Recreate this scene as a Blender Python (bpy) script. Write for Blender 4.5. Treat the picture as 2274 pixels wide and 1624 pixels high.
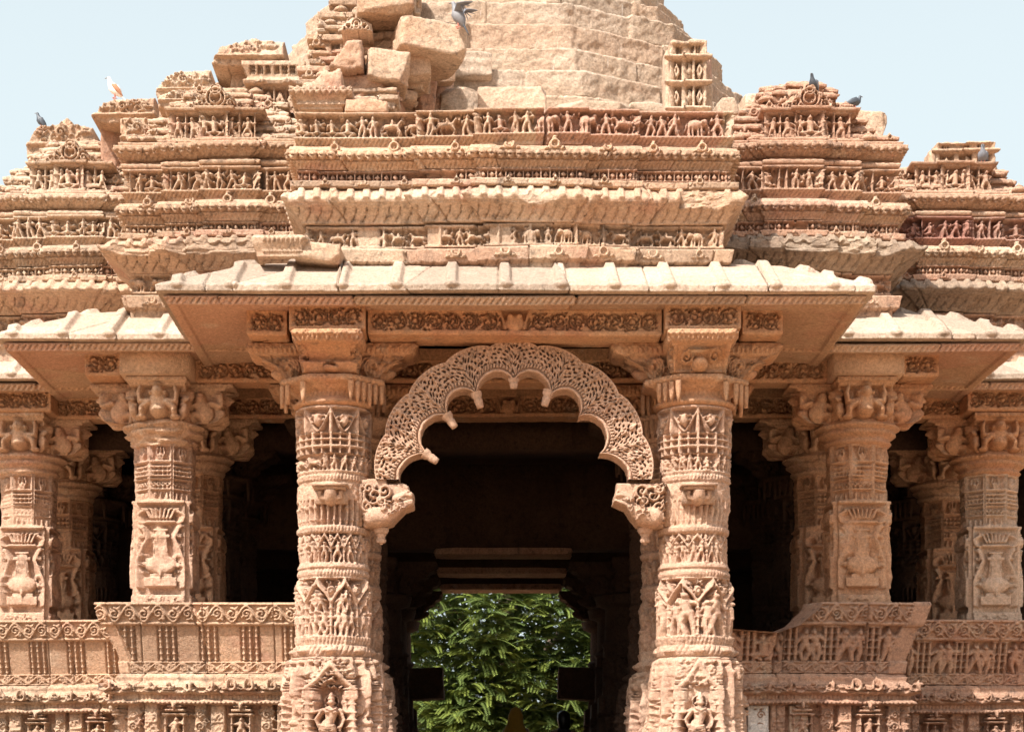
import bpy, math, random
import numpy as np
from math import sin, cos, pi, radians, sqrt
from mathutils import Vector, Matrix

for o in list(bpy.data.objects): bpy.data.objects.remove(o)
scene = bpy.context.scene
COL = scene.collection

# ------------------------------------------------------------------ camera
EYE = 1.6
HY, VX, F = 1800.0, 1067.0, 4400.0          # horizon row, vanishing column, focal length on a 2273 x 1624 picture
cam_d = bpy.data.cameras.new('camera'); cam = bpy.data.objects.new('camera', cam_d); COL.objects.link(cam)
cam.location = (0, 0, EYE); cam.rotation_euler = (radians(90), 0, 0)
cam_d.sensor_width = 36; cam_d.sensor_fit = 'HORIZONTAL'
cam_d.lens = F / 2273 * 36
cam_d.shift_x = (1136.5 - VX) / 2273
cam_d.shift_y = (HY - 812) / 2273
cam_d.clip_start = 0.1; cam_d.clip_end = 5000
scene.camera = cam
scene.render.resolution_x = 1024; scene.render.resolution_y = 731

# ------------------------------------------------------------------ light
SUN_AZ, SUN_EL = radians(38), radians(48)    # sun behind the camera, to the left
world = bpy.data.worlds.new('World'); scene.world = world; world.use_nodes = True
nt = world.node_tree; nt.nodes.clear()
out = nt.nodes.new('ShaderNodeOutputWorld'); bg = nt.nodes.new('ShaderNodeBackground')
sky = nt.nodes.new('ShaderNodeTexSky'); sky.sky_type = 'NISHITA'; sky.sun_disc = False
sky.sun_elevation = SUN_EL; sky.sun_rotation = pi + SUN_AZ
sky.air_density = 1.0; sky.dust_density = 5.0; sky.ozone_density = 1.0
hsv = nt.nodes.new('ShaderNodeHueSaturation'); hsv.inputs['Saturation'].default_value = 0.6; hsv.inputs['Value'].default_value = 1.0
nt.links.new(sky.outputs[0], hsv.inputs['Color'])
wmx = nt.nodes.new('ShaderNodeMix'); wmx.data_type = 'RGBA'; wmx.inputs['Factor'].default_value = 0.62; wmx.inputs['B'].default_value = (3.65, 4.2, 4.35, 1)
wtc = nt.nodes.new('ShaderNodeTexCoord'); wsp = nt.nodes.new('ShaderNodeSeparateXYZ'); nt.links.new(wtc.outputs['Generated'], wsp.inputs[0])
wmr = nt.nodes.new('ShaderNodeMapRange'); wmr.interpolation_type = 'SMOOTHSTEP'; wmr.inputs['From Min'].default_value = 0.30; wmr.inputs['From Max'].default_value = 0.75; wmr.inputs['To Min'].default_value = 0.88; wmr.inputs['To Max'].default_value = 0.0
nt.links.new(wsp.outputs['Z'], wmr.inputs['Value']); nt.links.new(wmr.outputs[0], wmx.inputs['Factor'])
nt.links.new(hsv.outputs[0], wmx.inputs['A']); nt.links.new(wmx.outputs['Result'], bg.inputs[0])       # thin white haze over the blue
bg.inputs[1].default_value = 0.15
nt.links.new(bg.outputs[0], out.inputs[0])
sd = bpy.data.lights.new('sun', 'SUN'); sd.energy = 5.0; sd.angle = radians(0.5); sd.color = (1.0, 0.94, 0.87)
sun = bpy.data.objects.new('sun', sd); COL.objects.link(sun)
sdir = Vector((-sin(SUN_AZ)*cos(SUN_EL), -cos(SUN_AZ)*cos(SUN_EL), sin(SUN_EL)))
sun.rotation_euler = sdir.to_track_quat('Z', 'Y').to_euler(); sun.location = sdir*60
vs = scene.view_settings
vs.view_transform = 'Standard'; vs.look = 'None'; vs.gamma = 1.0; vs.use_curve_mapping = False; vs.exposure = 0.60
try:
    scene.cycles.max_bounces = 8; scene.cycles.diffuse_bounces = 5
except Exception: pass

# ------------------------------------------------------------------ measuring helpers
def PX(px, Y): return (px - VX) * Y / F
def PZ(py, Y): return EYE + (HY - py) * Y / F

# ------------------------------------------------------------------ noise
_r = np.random.RandomState(7)
_T2 = _r.rand(256, 256); _T3 = _r.rand(64, 64, 64)
def _n2(x, y):
    xi = np.floor(x).astype(int); yi = np.floor(y).astype(int)
    fx = x - xi; fy = y - yi; fx = fx*fx*(3-2*fx); fy = fy*fy*(3-2*fy)
    a = _T2[xi % 256, yi % 256]; b = _T2[(xi+1) % 256, yi % 256]; c = _T2[xi % 256, (yi+1) % 256]; d = _T2[(xi+1) % 256, (yi+1) % 256]
    return (a*(1-fx)+b*fx)*(1-fy) + (c*(1-fx)+d*fx)*fy
def fbm2(x, y, sc, seed=0, octv=3):
    v = 0; a = 0.5; t = 0
    for k in range(octv):
        v = v + a*_n2(x*sc+seed*17.3+k*5.7, y*sc+seed*9.1+k*3.3); t += a; a *= 0.55; sc *= 2.1
    return v/t - 0.5
def _n3(x, y, z):
    xi = np.floor(x).astype(int); yi = np.floor(y).astype(int); zi = np.floor(z).astype(int)
    fx = x-xi; fy = y-yi; fz = z-zi
    fx = fx*fx*(3-2*fx); fy = fy*fy*(3-2*fy); fz = fz*fz*(3-2*fz)
    def g(i, j, k): return _T3[(xi+i) % 64, (yi+j) % 64, (zi+k) % 64]
    return (((g(0,0,0)*(1-fx)+g(1,0,0)*fx)*(1-fy)+(g(0,1,0)*(1-fx)+g(1,1,0)*fx)*fy)*(1-fz) +
            ((g(0,0,1)*(1-fx)+g(1,0,1)*fx)*(1-fy)+(g(0,1,1)*(1-fx)+g(1,1,1)*fx)*fy)*fz)
def fbm3(P, sc, seed=0, octv=3):
    v = 0; a = 0.5; t = 0
    for k in range(octv):
        v = v + a*_n3(P[...,0]*sc+seed*7.3+k*3.1, P[...,1]*sc+seed*3.7, P[...,2]*sc+seed*1.9+k*2.2); t += a; a *= 0.55; sc *= 2.1
    return v/t - 0.5

# ------------------------------------------------------------------ materials
def stone(name, base, alt, pink, stain=0.35, bump=0.85, streak=(0.16,0.12,0.09), pale=(0.62,0.50,0.38)):
    m = bpy.data.materials.new(name); m.use_nodes = True
    n = m.node_tree.nodes; L = m.node_tree.links; n.clear()
    o = n.new('ShaderNodeOutputMaterial'); b = n.new('ShaderNodeBsdfPrincipled'); L.new(b.outputs[0], o.inputs[0])
    b.inputs['Roughness'].default_value = 0.95
    b.inputs['Specular IOR Level'].default_value = 0.15
    g = n.new('ShaderNodeNewGeometry')
    def noise(sc, det=4, rough=0.55, scale=(1,1,1)):
        mp = n.new('ShaderNodeMapping'); mp.inputs['Scale'].default_value = scale
        L.new(g.outputs['Position'], mp.inputs[0])
        t = n.new('ShaderNodeTexNoise'); t.inputs['Scale'].default_value = sc; t.inputs['Detail'].default_value = det; t.inputs['Roughness'].default_value = rough
        L.new(mp.outputs[0], t.inputs['Vector']); return t.outputs['Fac']
    def ramp(f, a, c, va=0.0, vc=1.0):
        r = n.new('ShaderNodeMapRange'); r.inputs['From Min'].default_value = a; r.inputs['From Max'].default_value = c
        r.inputs['To Min'].default_value = va; r.inputs['To Max'].default_value = vc; r.interpolation_type = 'SMOOTHSTEP'
        L.new(f, r.inputs['Value']); return r.outputs[0]
    def mix(f, a, c, mode='MIX'):
        x = n.new('ShaderNodeMix'); x.data_type = 'RGBA'; x.blend_type = mode
        if isinstance(f, float): x.inputs['Factor'].default_value = f
        else: L.new(f, x.inputs['Factor'])
        for v, s in ((a, x.inputs['A']), (c, x.inputs['B'])):
            if isinstance(v, tuple): s.default_value = (*v, 1)
            else: L.new(v, s)
        return x.outputs['Result']
    c = mix(ramp(noise(0.9, 5), 0.42, 0.62), base, alt)
    c = mix(ramp(noise(1.6, 4, 0.6, (1,1,2.2)), 0.52, 0.72, 0.0, 0.75), c, pink)
    at = n.new('ShaderNodeAttribute'); at.attribute_name = 'tone'
    c = mix(ramp(at.outputs['Fac'], 0.0, 1.0, 0.0, 0.9), c, pink)
    ng = n.new('ShaderNodeMath'); ng.operation = 'MULTIPLY'; ng.inputs[1].default_value = -1.0; L.new(at.outputs['Fac'], ng.inputs[0])
    c = mix(ramp(ng.outputs[0], 0.0, 1.0, 0.0, 0.85), c, tuple(v*0.62+0.02 for v in base))
    c = mix(ramp(noise(3.2, 6, 0.65), 0.55, 0.75, 0.0, 0.6), c, pale)
    c = mix(ramp(noise(1.0, 5, 0.65, (5,5,0.55)), 0.56, 0.80, 0.0, stain), c, streak)
    c = mix(ramp(noise(11, 6, 0.7), 0.50, 0.78, 0.0, stain*1.1), c, streak)
    if name == 'sandstone_grey': c = mix(ramp(noise(2.2, 4, 0.6, (9,9,0.5)), 0.64, 0.74, 0.0, 0.65), c, (0.75,0.68,0.60))
    fine = ramp(noise(38, 5, 0.8), 0.28, 0.72, 0.66, 1.24)
    hs = n.new('ShaderNodeHueSaturation'); L.new(fine, hs.inputs['Value']); L.new(c, hs.inputs['Color'])
    L.new(hs.outputs[0], b.inputs['Base Color'])
    bp = n.new('ShaderNodeBump'); bp.inputs['Strength'].default_value = bump; bp.inputs['Distance'].default_value = 0.02
    ad = n.new('ShaderNodeMath'); ad.operation = 'ADD'; L.new(noise(28, 6, 0.7), ad.inputs[0])
    mu = n.new('ShaderNodeMath'); mu.operation = 'MULTIPLY'; mu.inputs[1].default_value = 0.5; L.new(noise(95, 3, 0.6), mu.inputs[0]); L.new(mu.outputs[0], ad.inputs[1])
    L.new(ad.outputs[0], bp.inputs['Height']); L.new(bp.outputs[0], b.inputs['Normal'])
    return m
M = {}
M['warm']  = stone('sandstone_warm',  (0.50,0.335,0.225), (0.58,0.43,0.31), (0.50,0.29,0.21), 0.85, streak=(0.12,0.095,0.075))
M['col']   = stone('sandstone_column',(0.54,0.36,0.26), (0.50,0.325,0.225), (0.50,0.30,0.215), 0.5, pale=(0.58,0.44,0.33))
M['beam']  = stone('sandstone_orange',(0.52,0.285,0.16), (0.54,0.33,0.20), (0.46,0.23,0.14), 0.55)
M['pink']  = stone('sandstone_pink',  (0.47,0.28,0.19), (0.52,0.34,0.235), (0.43,0.23,0.16), 0.9, streak=(0.12,0.09,0.075))
M['red']   = stone('sandstone_red',   (0.36,0.20,0.15), (0.42,0.25,0.19), (0.34,0.17,0.13), 0.55)
M['grey']  = stone('sandstone_grey',  (0.48,0.355,0.255), (0.53,0.41,0.31), (0.44,0.29,0.20), 0.55, bump=0.9)
M['dark']  = stone('sandstone_stained',(0.30,0.22,0.16), (0.42,0.31,0.22), (0.38,0.26,0.19), 0.8, streak=(0.08,0.065,0.05))
M['pale']  = stone('sandstone_new',   (0.60,0.43,0.31), (0.63,0.47,0.35), (0.56,0.37,0.27), 0.28, pale=(0.66,0.53,0.42))
M['eave']  = stone('sandstone_eave',  (0.50,0.38,0.285), (0.56,0.44,0.34), (0.50,0.34,0.26), 0.5, pale=(0.66,0.56,0.45))
M['plain'] = stone('sandstone_plain', (0.55,0.355,0.235), (0.58,0.39,0.26), (0.53,0.30,0.21), 0.36)
M['white'] = stone('limewashed_stone',(0.72,0.64,0.56), (0.76,0.69,0.62), (0.68,0.52,0.42), 0.22, pale=(0.80,0.75,0.70))
M['amber'] = stone('sandstone_amber', (0.56,0.335,0.205), (0.53,0.31,0.19), (0.50,0.27,0.17), 0.45)
M['hall_shade']  = stone('hall_shade_stone',     (0.085,0.050,0.034), (0.11,0.066,0.045), (0.075,0.042,0.029), 0.6, streak=(0.02,0.015,0.012), pale=(0.08,0.052,0.038))  # near-black stone: the hall's interior shade put into the colour
M['earth'] = stone('packed_earth',    (0.46,0.29,0.17), (0.50,0.33,0.20), (0.44,0.25,0.15), 0.3)
def simple(name, col, rough=0.6, var=0.15, sc=8):
    m = bpy.data.materials.new(name); m.use_nodes = True
    n = m.node_tree.nodes; L = m.node_tree.links; b = n['Principled BSDF']
    t = n.new('ShaderNodeTexNoise'); t.inputs['Scale'].default_value = sc; t.inputs['Detail'].default_value = 5
    tc = n.new('ShaderNodeNewGeometry'); L.new(tc.outputs['Position'], t.inputs['Vector'])
    x = n.new('ShaderNodeMix'); x.data_type = 'RGBA'
    x.inputs['A'].default_value = tuple(c*(1-var) for c in col)+(1,); x.inputs['B'].default_value = tuple(min(1, c*(1+var)) for c in col)+(1,)
    L.new(t.outputs['Fac'], x.inputs['Factor']); L.new(x.outputs['Result'], b.inputs['Base Color'])
    b.inputs['Roughness'].default_value = rough
    return m

# ------------------------------------------------------------------ objects
def tag(o, label=None, cat=None, group=None, kind=None):
    if label: o['label'] = label
    if cat: o['category'] = cat
    if group: o['group'] = group
    if kind: o['kind'] = kind
    return o
def empty(name, loc=(0,0,0), parent=None, rz=0):
    o = bpy.data.objects.new(name, None); COL.objects.link(o); o.location = loc; o.rotation_euler = (0,0,rz)
    o.empty_display_size = 0.2
    if parent: o.parent = parent
    return o
class Buf:
    """collects vertex grids and loose pieces, then links them as one mesh object"""
    def __init__(s): s.v = []; s.q = []; s.t = []; s.tone = []; s.n = 0
    def raw(s, V, Q=None, T=None, tone=None):
        V = np.asarray(V, float).reshape(-1, 3)
        s.v.append(V)
        if Q is not None and len(Q): s.q.append(np.asarray(Q, int).reshape(-1, 4)+s.n)
        if T is not None and len(T): s.t.append(np.asarray(T, int).reshape(-1, 3)+s.n)
        s.tone.append(np.zeros(len(V)) if tone is None else np.broadcast_to(np.asarray(tone, float).ravel(), (len(V),)) if np.ndim(tone) == 0 or np.size(tone) == 1 else np.asarray(tone, float).ravel())
        s.n += len(V); return s
    def grid(s, P, wrap=False, tone=None):
        ny, nx = P.shape[:2]
        idx = np.arange(ny*nx).reshape(ny, nx)
        if wrap: idx = np.hstack([idx, idx[:, :1]])
        Q = np.stack([idx[:-1, :-1], idx[:-1, 1:], idx[1:, 1:], idx[1:, :-1]], -1)
        return s.raw(P, Q.reshape(-1, 4), None, tone)
    def box(s, x0, x1, y0, y1, z0, z1, tone=0.0):
        V = [(x, y, z) for z in (z0, z1) for y in (y0, y1) for x in (x0, x1)]
        return s.raw(V, [(0,2,3,1), (4,5,7,6), (0,1,5,4), (2,6,7,3), (0,4,6,2), (1,3,7,5)], None, tone)
    def build(s, name, mat, parent=None, smooth=False, loc=None, rot=None):
        me = bpy.data.meshes.new(name)
        V = np.concatenate(s.v); Q = np.concatenate(s.q) if s.q else np.zeros((0,4), int); T = np.concatenate(s.t) if s.t else np.zeros((0,3), int)
        me.vertices.add(len(V)); me.vertices.foreach_set('co', V.astype(np.float32).ravel())
        nl = Q.size + T.size; me.loops.add(nl)
        me.loops.foreach_set('vertex_index', np.concatenate([Q.ravel(), T.ravel()]).astype(np.int32))
        me.polygons.add(len(Q)+len(T))
        st = np.concatenate([np.arange(len(Q))*4, Q.size+np.arange(len(T))*3]).astype(np.int32)
        me.polygons.foreach_set('loop_start', st)
        me.update(calc_edges=True); me.validate()
        if smooth: me.polygons.foreach_set('use_smooth', np.ones(len(me.polygons), bool))
        a = me.attributes.new('tone', 'FLOAT', 'POINT'); a.data.foreach_set('value', np.concatenate(s.tone).astype(np.float32))
        me.materials.append(M[mat] if isinstance(mat, str) else mat)
        o = bpy.data.objects.new(name, me); COL.objects.link(o)
        if parent: o.parent = parent
        if loc is not None: o.location = loc
        if rot is not None: o.rotation_euler = rot
        return o

# ------------------------------------------------------------------ carving canvas: heights in metres over a rectangle w x h
class Cv:
    def __init__(s, w, h, res=0.008):
        s.w, s.h, s.res = w, h, res
        s.nx, s.ny = int(w/res)+2, int(h/res)+2
        s.a = np.zeros((s.ny, s.nx))
    def win(s, x0, x1, y0, y1):
        i0 = max(0, int(x0/s.res)-1); i1 = min(s.nx, int(x1/s.res)+2); j0 = max(0, int(y0/s.res)-1); j1 = min(s.ny, int(y1/s.res)+2)
        if i1 <= i0 or j1 <= j0: return None
        X, Y = np.meshgrid(np.arange(i0, i1)*s.res, np.arange(j0, j1)*s.res)
        return s.a[j0:j1, i0:i1], X, Y
    def box(s, x0, x1, y0, y1, h, mode='set'):
        w = s.win(x0, x1, y0, y1)
        if w is None: return
        a, X, Y = w; m = (X >= x0) & (X < x1) & (Y >= y0) & (Y < y1)
        if mode == 'set': a[m] = h
        elif mode == 'add': a[m] += h
        elif mode == 'max': a[m] = np.maximum(a[m], h)
        else: a[m] = np.minimum(a[m], h)
    def cap(s, x0, y0, x1, y1, r0, r1=None, h=0.03, b=0.0, hole=False):
        if r1 is None: r1 = r0
        R = max(r0, r1)
        w = s.win(min(x0,x1)-R, max(x0,x1)+R, min(y0,y1)-R, max(y0,y1)+R)
        if w is None: return
        a, X, Y = w; dx, dy = x1-x0, y1-y0; l2 = dx*dx+dy*dy+1e-12
        t = np.clip(((X-x0)*dx+(Y-y0)*dy)/l2, 0, 1)
        d2 = (X-x0-t*dx)**2+(Y-y0-t*dy)**2; r = r0+(r1-r0)*t
        q = 1-d2/(r*r); m = q > 0
        v = b+h*np.sqrt(np.maximum(q, 0))
        if hole: a[m] = np.minimum(a[m], v[m])
        else: a[m] = np.maximum(a[m], v[m])
    def ell(s, x, y, rx, ry, h, b=0.0, rot=0.0, hole=False, pw=0.5):
        R = max(rx, ry); w = s.win(x-R, x+R, y-R, y+R)
        if w is None: return
        a, X, Y = w; c, sn = cos(rot), sin(rot); U = ((X-x)*c+(Y-y)*sn)/rx; V = (-(X-x)*sn+(Y-y)*c)/ry
        q = 1-U*U-V*V; m = q > 0; v = b+h*np.maximum(q, 0)**pw
        if hole: a[m] = np.minimum(a[m], v[m])
        else: a[m] = np.maximum(a[m], v[m])
    def line(s, pts, r0, r1=None, h=0.02, b=0.0, hole=False):
        if r1 is None: r1 = r0
        n = len(pts)-1
        for k in range(n):
            s.cap(*pts[k], *pts[k+1], r0+(r1-r0)*k/n, r0+(r1-r0)*(k+1)/n, h, b, hole)
    def ring(s, x, y, r, w, h, b=0.0, a0=0, a1=2*pi, ry=None):
        ry = ry or r; R = max(r, ry)+w; ww = s.win(x-R, x+R, y-R, y+R)
        if ww is None: return
        a, X, Y = ww; U = (X-x)/r; V = (Y-y)/ry; d = (np.sqrt(U*U+V*V)-1)*min(r, ry)
        an = np.arctan2(V, U) % (2*pi); m = (np.abs(d) < w) & ((an >= a0) & (an <= a1) if a1 <= 2*pi else ((an >= a0) | (an <= a1-2*pi)))
        v = b+h*np.sqrt(np.maximum(1-(d/w)**2, 0)); a[m] = np.maximum(a[m], v[m])
    def tri(s, xc, w, ytop, ybot, h, b=0.0):
        ww = s.win(xc-w, xc+w, min(ybot,ytop), max(ybot,ytop))
        if ww is None: return
        a, X, Y = ww; t = (Y-ybot)/(ytop-ybot); m = (t > 0) & (t < 1) & (np.abs(X-xc) < w*t**0.8)
        v = b+h*(1-0.5*np.abs(X-xc)/w); a[m] = np.maximum(a[m], v[m])
    def spiral(s, x, y, r, turns=1.4, rot=0.0, sg=1, w=0.012, h=0.02, b=0.0):
        n = int(8*turns)+3
        pts = [(x+r*(1-0.85*k/n)*cos(rot+sg*2*pi*turns*k/n), y+r*(1-0.85*k/n)*sin(rot+sg*2*pi*turns*k/n)) for k in range(n+1)]
        s.line(pts, w, w*0.8, h, b)
    def rough(s, amp=0.006, sc=12, seed=0):
        Y, X = np.mgrid[0:s.ny, 0:s.nx]*s.res
        s.a += amp*2*fbm2(X, Y, sc, seed, 4)
    def at(s, X, Y):
        fx = np.clip(X/s.res, 0, s.nx-1.001); fy = np.clip(Y/s.res, 0, s.ny-1.001)
        i = fx.astype(int); j = fy.astype(int); u = fx-i; v = fy-j; A = np.where(s.a < 0, s.a*2.3, s.a*1.25)
        return (A[j,i]*(1-u)+A[j,i+1]*u)*(1-v)+(A[j+1,i]*(1-u)+A[j+1,i+1]*u)*v

# ------------------------------------------------------------------ motifs
def figure(c, x, y, h, rng, b=-0.04, d=0.045, sit=False):
    w = h*rng.uniform(1.2, 1.5); ln = rng.uniform(-0.06, 0.06)*h
    hipx, hipy = x, y+h*(0.50 if not sit else 0.22)
    shx, shy = x+ln, y+h*(0.78 if not sit else 0.62)
    c.cap(hipx, hipy, shx, shy-0.04*h, 0.10*w, 0.13*w, d, b)
    c.ell(hipx, hipy, 0.13*w, 0.09*h, d*1.05, b)
    hx = shx+rng.uniform(-.04,.04)*h; hy = shy+0.13*h
    c.ell(hx, hy, 0.078*w, 0.092*h, d*1.25, b)
    if rng.rand() < 0.6: c.cap(hx, hy+0.06*h, hx, hy+0.14*h, 0.05*w, 0.02*w, d, b)
    for sgn in (-1, 1):
        if sit:
            kx, ky = hipx+sgn*0.26*w, hipy-0.04*h
            c.line([(hipx, hipy), (kx, ky), (hipx+sgn*0.05*w, y+0.04*h)], 0.07*w, 0.045*w, d*0.9, b)
        else:
            kx = hipx+sgn*rng.uniform(0.05, 0.16)*w; ky = y+0.26*h; fx = kx+rng.uniform(-0.09, 0.09)*w
            c.line([(hipx+sgn*0.05*w, hipy), (kx, ky), (fx, y+0.02*h)], 0.095*w, 0.06*w, d*0.9, b)
            c.ell(fx+sgn*0.03*w, y+0.02*h, 0.06*w, 0.03*h, d*0.8, b)
        ex = shx+sgn*rng.uniform(0.16, 0.25)*w; ey = shy+rng.uniform(-0.22, 0.0)*h
        ax = shx+sgn*rng.uniform(0.05, 0.28)*w; ay = ey+rng.uniform(-0.18, 0.24)*h
        c.line([(shx+sgn*0.10*w, shy-0.02*h), (ex, ey), (ax, ay)], 0.055*w, 0.042*w, d*0.85, b)
def elephant(c, x, y, h, sg=1, b=-0.04, d=0.045):
    c.ell(x, y+0.62*h, 0.48*h, 0.33*h, d*1.2, b)
    c.ell(x+sg*0.50*h, y+0.70*h, 0.22*h, 0.25*h, d*1.35, b)
    c.ell(x+sg*0.36*h, y+0.70*h, 0.10*h, 0.18*h, d*1.5, b)
    c.line([(x+sg*0.64*h, y+0.62*h), (x+sg*0.76*h, y+0.38*h), (x+sg*0.74*h, y+0.14*h), (x+sg*0.88*h, y+0.12*h)], 0.085*h, 0.04*h, d, b)
    for q in (-0.36, -0.16, 0.14, 0.33):
        c.line([(x+sg*q*h, y+0.5*h), (x+sg*(q+0.03)*h, y+0.03*h)], 0.10*h, 0.08*h, d, b)
    c.cap(x-sg*0.46*h, y+0.7*h, x-sg*0.55*h, y+0.3*h, 0.03*h, 0.02*h, d, b)
def beast(c, x, y, h, sg=1, b=-0.04, d=0.045, rider=None):
    c.cap(x-sg*0.35*h, y+0.55*h, x+sg*0.3*h, y+0.58*h, 0.19*h, 0.17*h, d, b)
    c.line([(x+sg*0.3*h, y+0.6*h), (x+sg*0.48*h, y+0.86*h)], 0.12*h, 0.08*h, d, b)
    c.cap(x+sg*0.48*h, y+0.88*h, x+sg*0.68*h, y+0.78*h, 0.075*h, 0.05*h, d, b)
    for q, e in ((-0.38, -0.5), (-0.25, -0.2), (0.22, 0.42), (0.34, 0.3)):
        c.line([(x+sg*q*h, y+0.5*h), (x+sg*(q+e)*0.5*h+sg*q*0.5*h, y+0.26*h), (x+sg*e*h, y+0.02*h)], 0.07*h, 0.035*h, d, b)
    c.line([(x-sg*0.5*h, y+0.6*h), (x-sg*0.64*h, y+0.4*h), (x-sg*0.6*h, y+0.2*h)], 0.035*h, 0.02*h, d, b)
    if rider is not None: figure(c, x, y+0.5*h, h*0.55, rider, b, d*1.1, sit=True)
def pilaster(c, x, y0, y1, w=0.016, b=-0.04, h=0.045):
    c.cap(x, y0, x, y1, w, w, h, b)
    n = max(2, int((y1-y0)/0.07))
    for k in range(n+1):
        yy = y0+(y1-y0)*k/n; c.box(x-w*1.35, x+w*1.35, yy-0.006, yy+0.007, b+h*1.05, 'max')
def frieze(c, x0, x1, y0, y1, rng, b=-0.045, d=0.05, elems='fffp', step=0.17, fil=0.018, arch=False):
    c.box(x0, x1, y0+fil, y1-fil, b)
    H = y1-y0-2*fil; x = x0+step*0.5
    while x < x1-step*0.3:
        k = elems[rng.randint(len(elems))]
        if k == 'f': figure(c, x, y0+fil, H*rng.uniform(0.9, 1.0), rng, b, d); x += step*rng.uniform(0.75, 1.05)
        elif k == 's': figure(c, x, y0+fil, H*0.95, rng, b, d, sit=True); x += step*1.15
        elif k == 'p': pilaster(c, x-step*0.12, y0+fil, y1-fil, H*0.055, b, d); x += step*0.5
        elif k == 'e': elephant(c, x+H*0.35, y0+fil, H*0.85, rng.choice([-1,1]), b, d); x += H*1.4
        elif k == 'b': beast(c, x+H*0.25, y0+fil, H*0.85, rng.choice([-1,1]), b, d, rng if rng.rand() < 0.6 else None); x += H*1.15
        if arch and k in 'fs':
            c.ring(x-step*0.85, y1-fil-0.03, step*0.40, 0.012, 0.04, b, 0.2, pi-0.2)
    for q in range(int((x1-x0)/0.028)):
        xx = rng.uniform(x0, x1); yy = rng.uniform(y0+fil, y1-fil); c.ell(xx, yy, rng.uniform(.010,.024), rng.uniform(.010,.035), d*0.75, b, rng.uniform(0,3))
def vine(c, x0, x1, y0, y1, rng, b=-0.022, d=0.026, fil=0.012, period=None, w=0.011):
    c.box(x0, x1, y0+fil, y1-fil, b)
    H = y1-y0-2*fil; p = period or H*1.05; n = max(1, int(round((x1-x0)/p))); p = (x1-x0)/n; ym = (y0+y1)/2
    for k in range(n):
        sg = 1 if k % 2 else -1; xc = x0+(k+0.5)*p
        c.spiral(xc, ym, min(H, p)*0.40, 1.5, -sg*pi/2+rng.uniform(-.2,.2), sg, w, d, b)
        for q in range(4):
            a = rng.uniform(0, 2*pi); r = H*0.3
            c.ell(xc+r*cos(a), ym+r*sin(a), w*1.6, w*0.9, d*0.9, b, a)
        pts = [(x0+(k+t)*p, ym+sg*0.5*H*sin(pi*t)*0.92) for t in np.linspace(0, 1, 6)]
        c.line(pts, w, w, d*1.05, b)
        c.cap(xc+p*0.40, ym+sg*H*0.1, xc+p*0.42, ym-sg*H*0.42, w*1.2, w*0.4, d, b)
        c.cap(xc+p*0.3, ym-sg*H*0.3, xc+p*0.5, ym-sg*H*0.46, w*1.2, w*0.4, d, b)
def rinceau(c, x0, x1, y0, y1, rng, b=-0.04, d=0.042, fil=0.02, w=0.010):
    """dense foliage swirls: the background is drilled away in deep narrow cuts"""
    H = y1-y0-2*fil; ym = (y0+y1)/2; n = max(1, int(round((x1-x0)/(H*0.95)))); p = (x1-x0)/n
    def cut(pts, r): 
        c.line(pts, r, r*0.6, -0.034, 0.0, hole=True)
    c.box(x0, x1, y0+fil, y1-fil, -0.004)
    for k in range(n):
        xc = x0+(k+0.5)*p; sg = 1 if k % 2 else -1; mir = 1 if xc < (x0+x1)/2 else -1; s_ = sg*mir
        for rr, tw in ((0.47, 0.62), (0.33, 0.8), (0.20, 0.9)):
            a0 = -pi/2*sg+rng.uniform(-.4, .4); m = 9
            pts = [(xc+H*rr*cos(a0+s_*2*pi*tw*t/m)*1.05, ym+H*rr*0.92*sin(a0+s_*2*pi*tw*t/m)) for t in range(m+1)]
            cut(pts, w*(0.9 if rr > .4 else 0.75))
        m = int(26*H/0.2*p/H)+8
        for q in range(m):
            xx = rng.uniform(x0+k*p, x0+(k+1)*p); yy = rng.uniform(y0+fil*1.5, y1-fil*1.5); a = math.atan2(yy-ym, xx-xc)+s_*pi/2+rng.uniform(-.6, .6); l = H*rng.uniform(.04, .12)
            cut([(xx, yy), (xx+l*cos(a), yy+l*sin(a)), (xx+l*cos(a)+l*.6*cos(a+s_*1.2), yy+l*sin(a)+l*.6*sin(a+s_*1.2))], w*rng.uniform(.45, .85))
        for q in range(5):
            a = rng.uniform(0, 6.28); c.ell(xc+H*.3*cos(a), ym+H*.28*sin(a), w*1.2, w*1.2, 0.012, 0.0)
    c.box(x0, x1, y0, y0+fil*0.8, 0.004); c.box(x0, x1, y1-fil*0.8, y1, 0.004)
def lattice(c, x0, x1, y0, y1, b=-0.04, fil=0.012, step=None, skip=None):
    c.box(x0, x1, y0+fil, y1-fil, b)
    H = y1-y0-2*fil; s = step or H*1.15; n = max(1, int((x1-x0)/s)); s = (x1-x0)/n
    for k in range(n):
        xc = x0+(k+0.5)*s
        if skip and skip(xc): continue
        c.box(x0+k*s-0.008, x0+k*s+0.008, y0, y1, 0.0)
        w = c.win(xc-s/2, xc+s/2, y0+fil, y1-fil)
        if w is None: continue
        a, X, Y = w; m = (np.abs(X-xc)/(s*0.36)+np.abs(Y-(y0+y1)/2)/(H*0.5)) < 1; a[m] = np.maximum(a[m], -0.004)
def teeth(c, x0, x1, ytop, h, step, d=0.03, b=0.0, rings=True):
    n = max(1, int((x1-x0)/step)); s = (x1-x0)/n
    for k in range(n):
        xc = x0+(k+0.5)*s; c.tri(xc, s*0.5, ytop, ytop-h, d, b)
        if rings: c.ring(xc, ytop+h*0.10, s*0.30, s*0.13, d*0.8, b)
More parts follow.
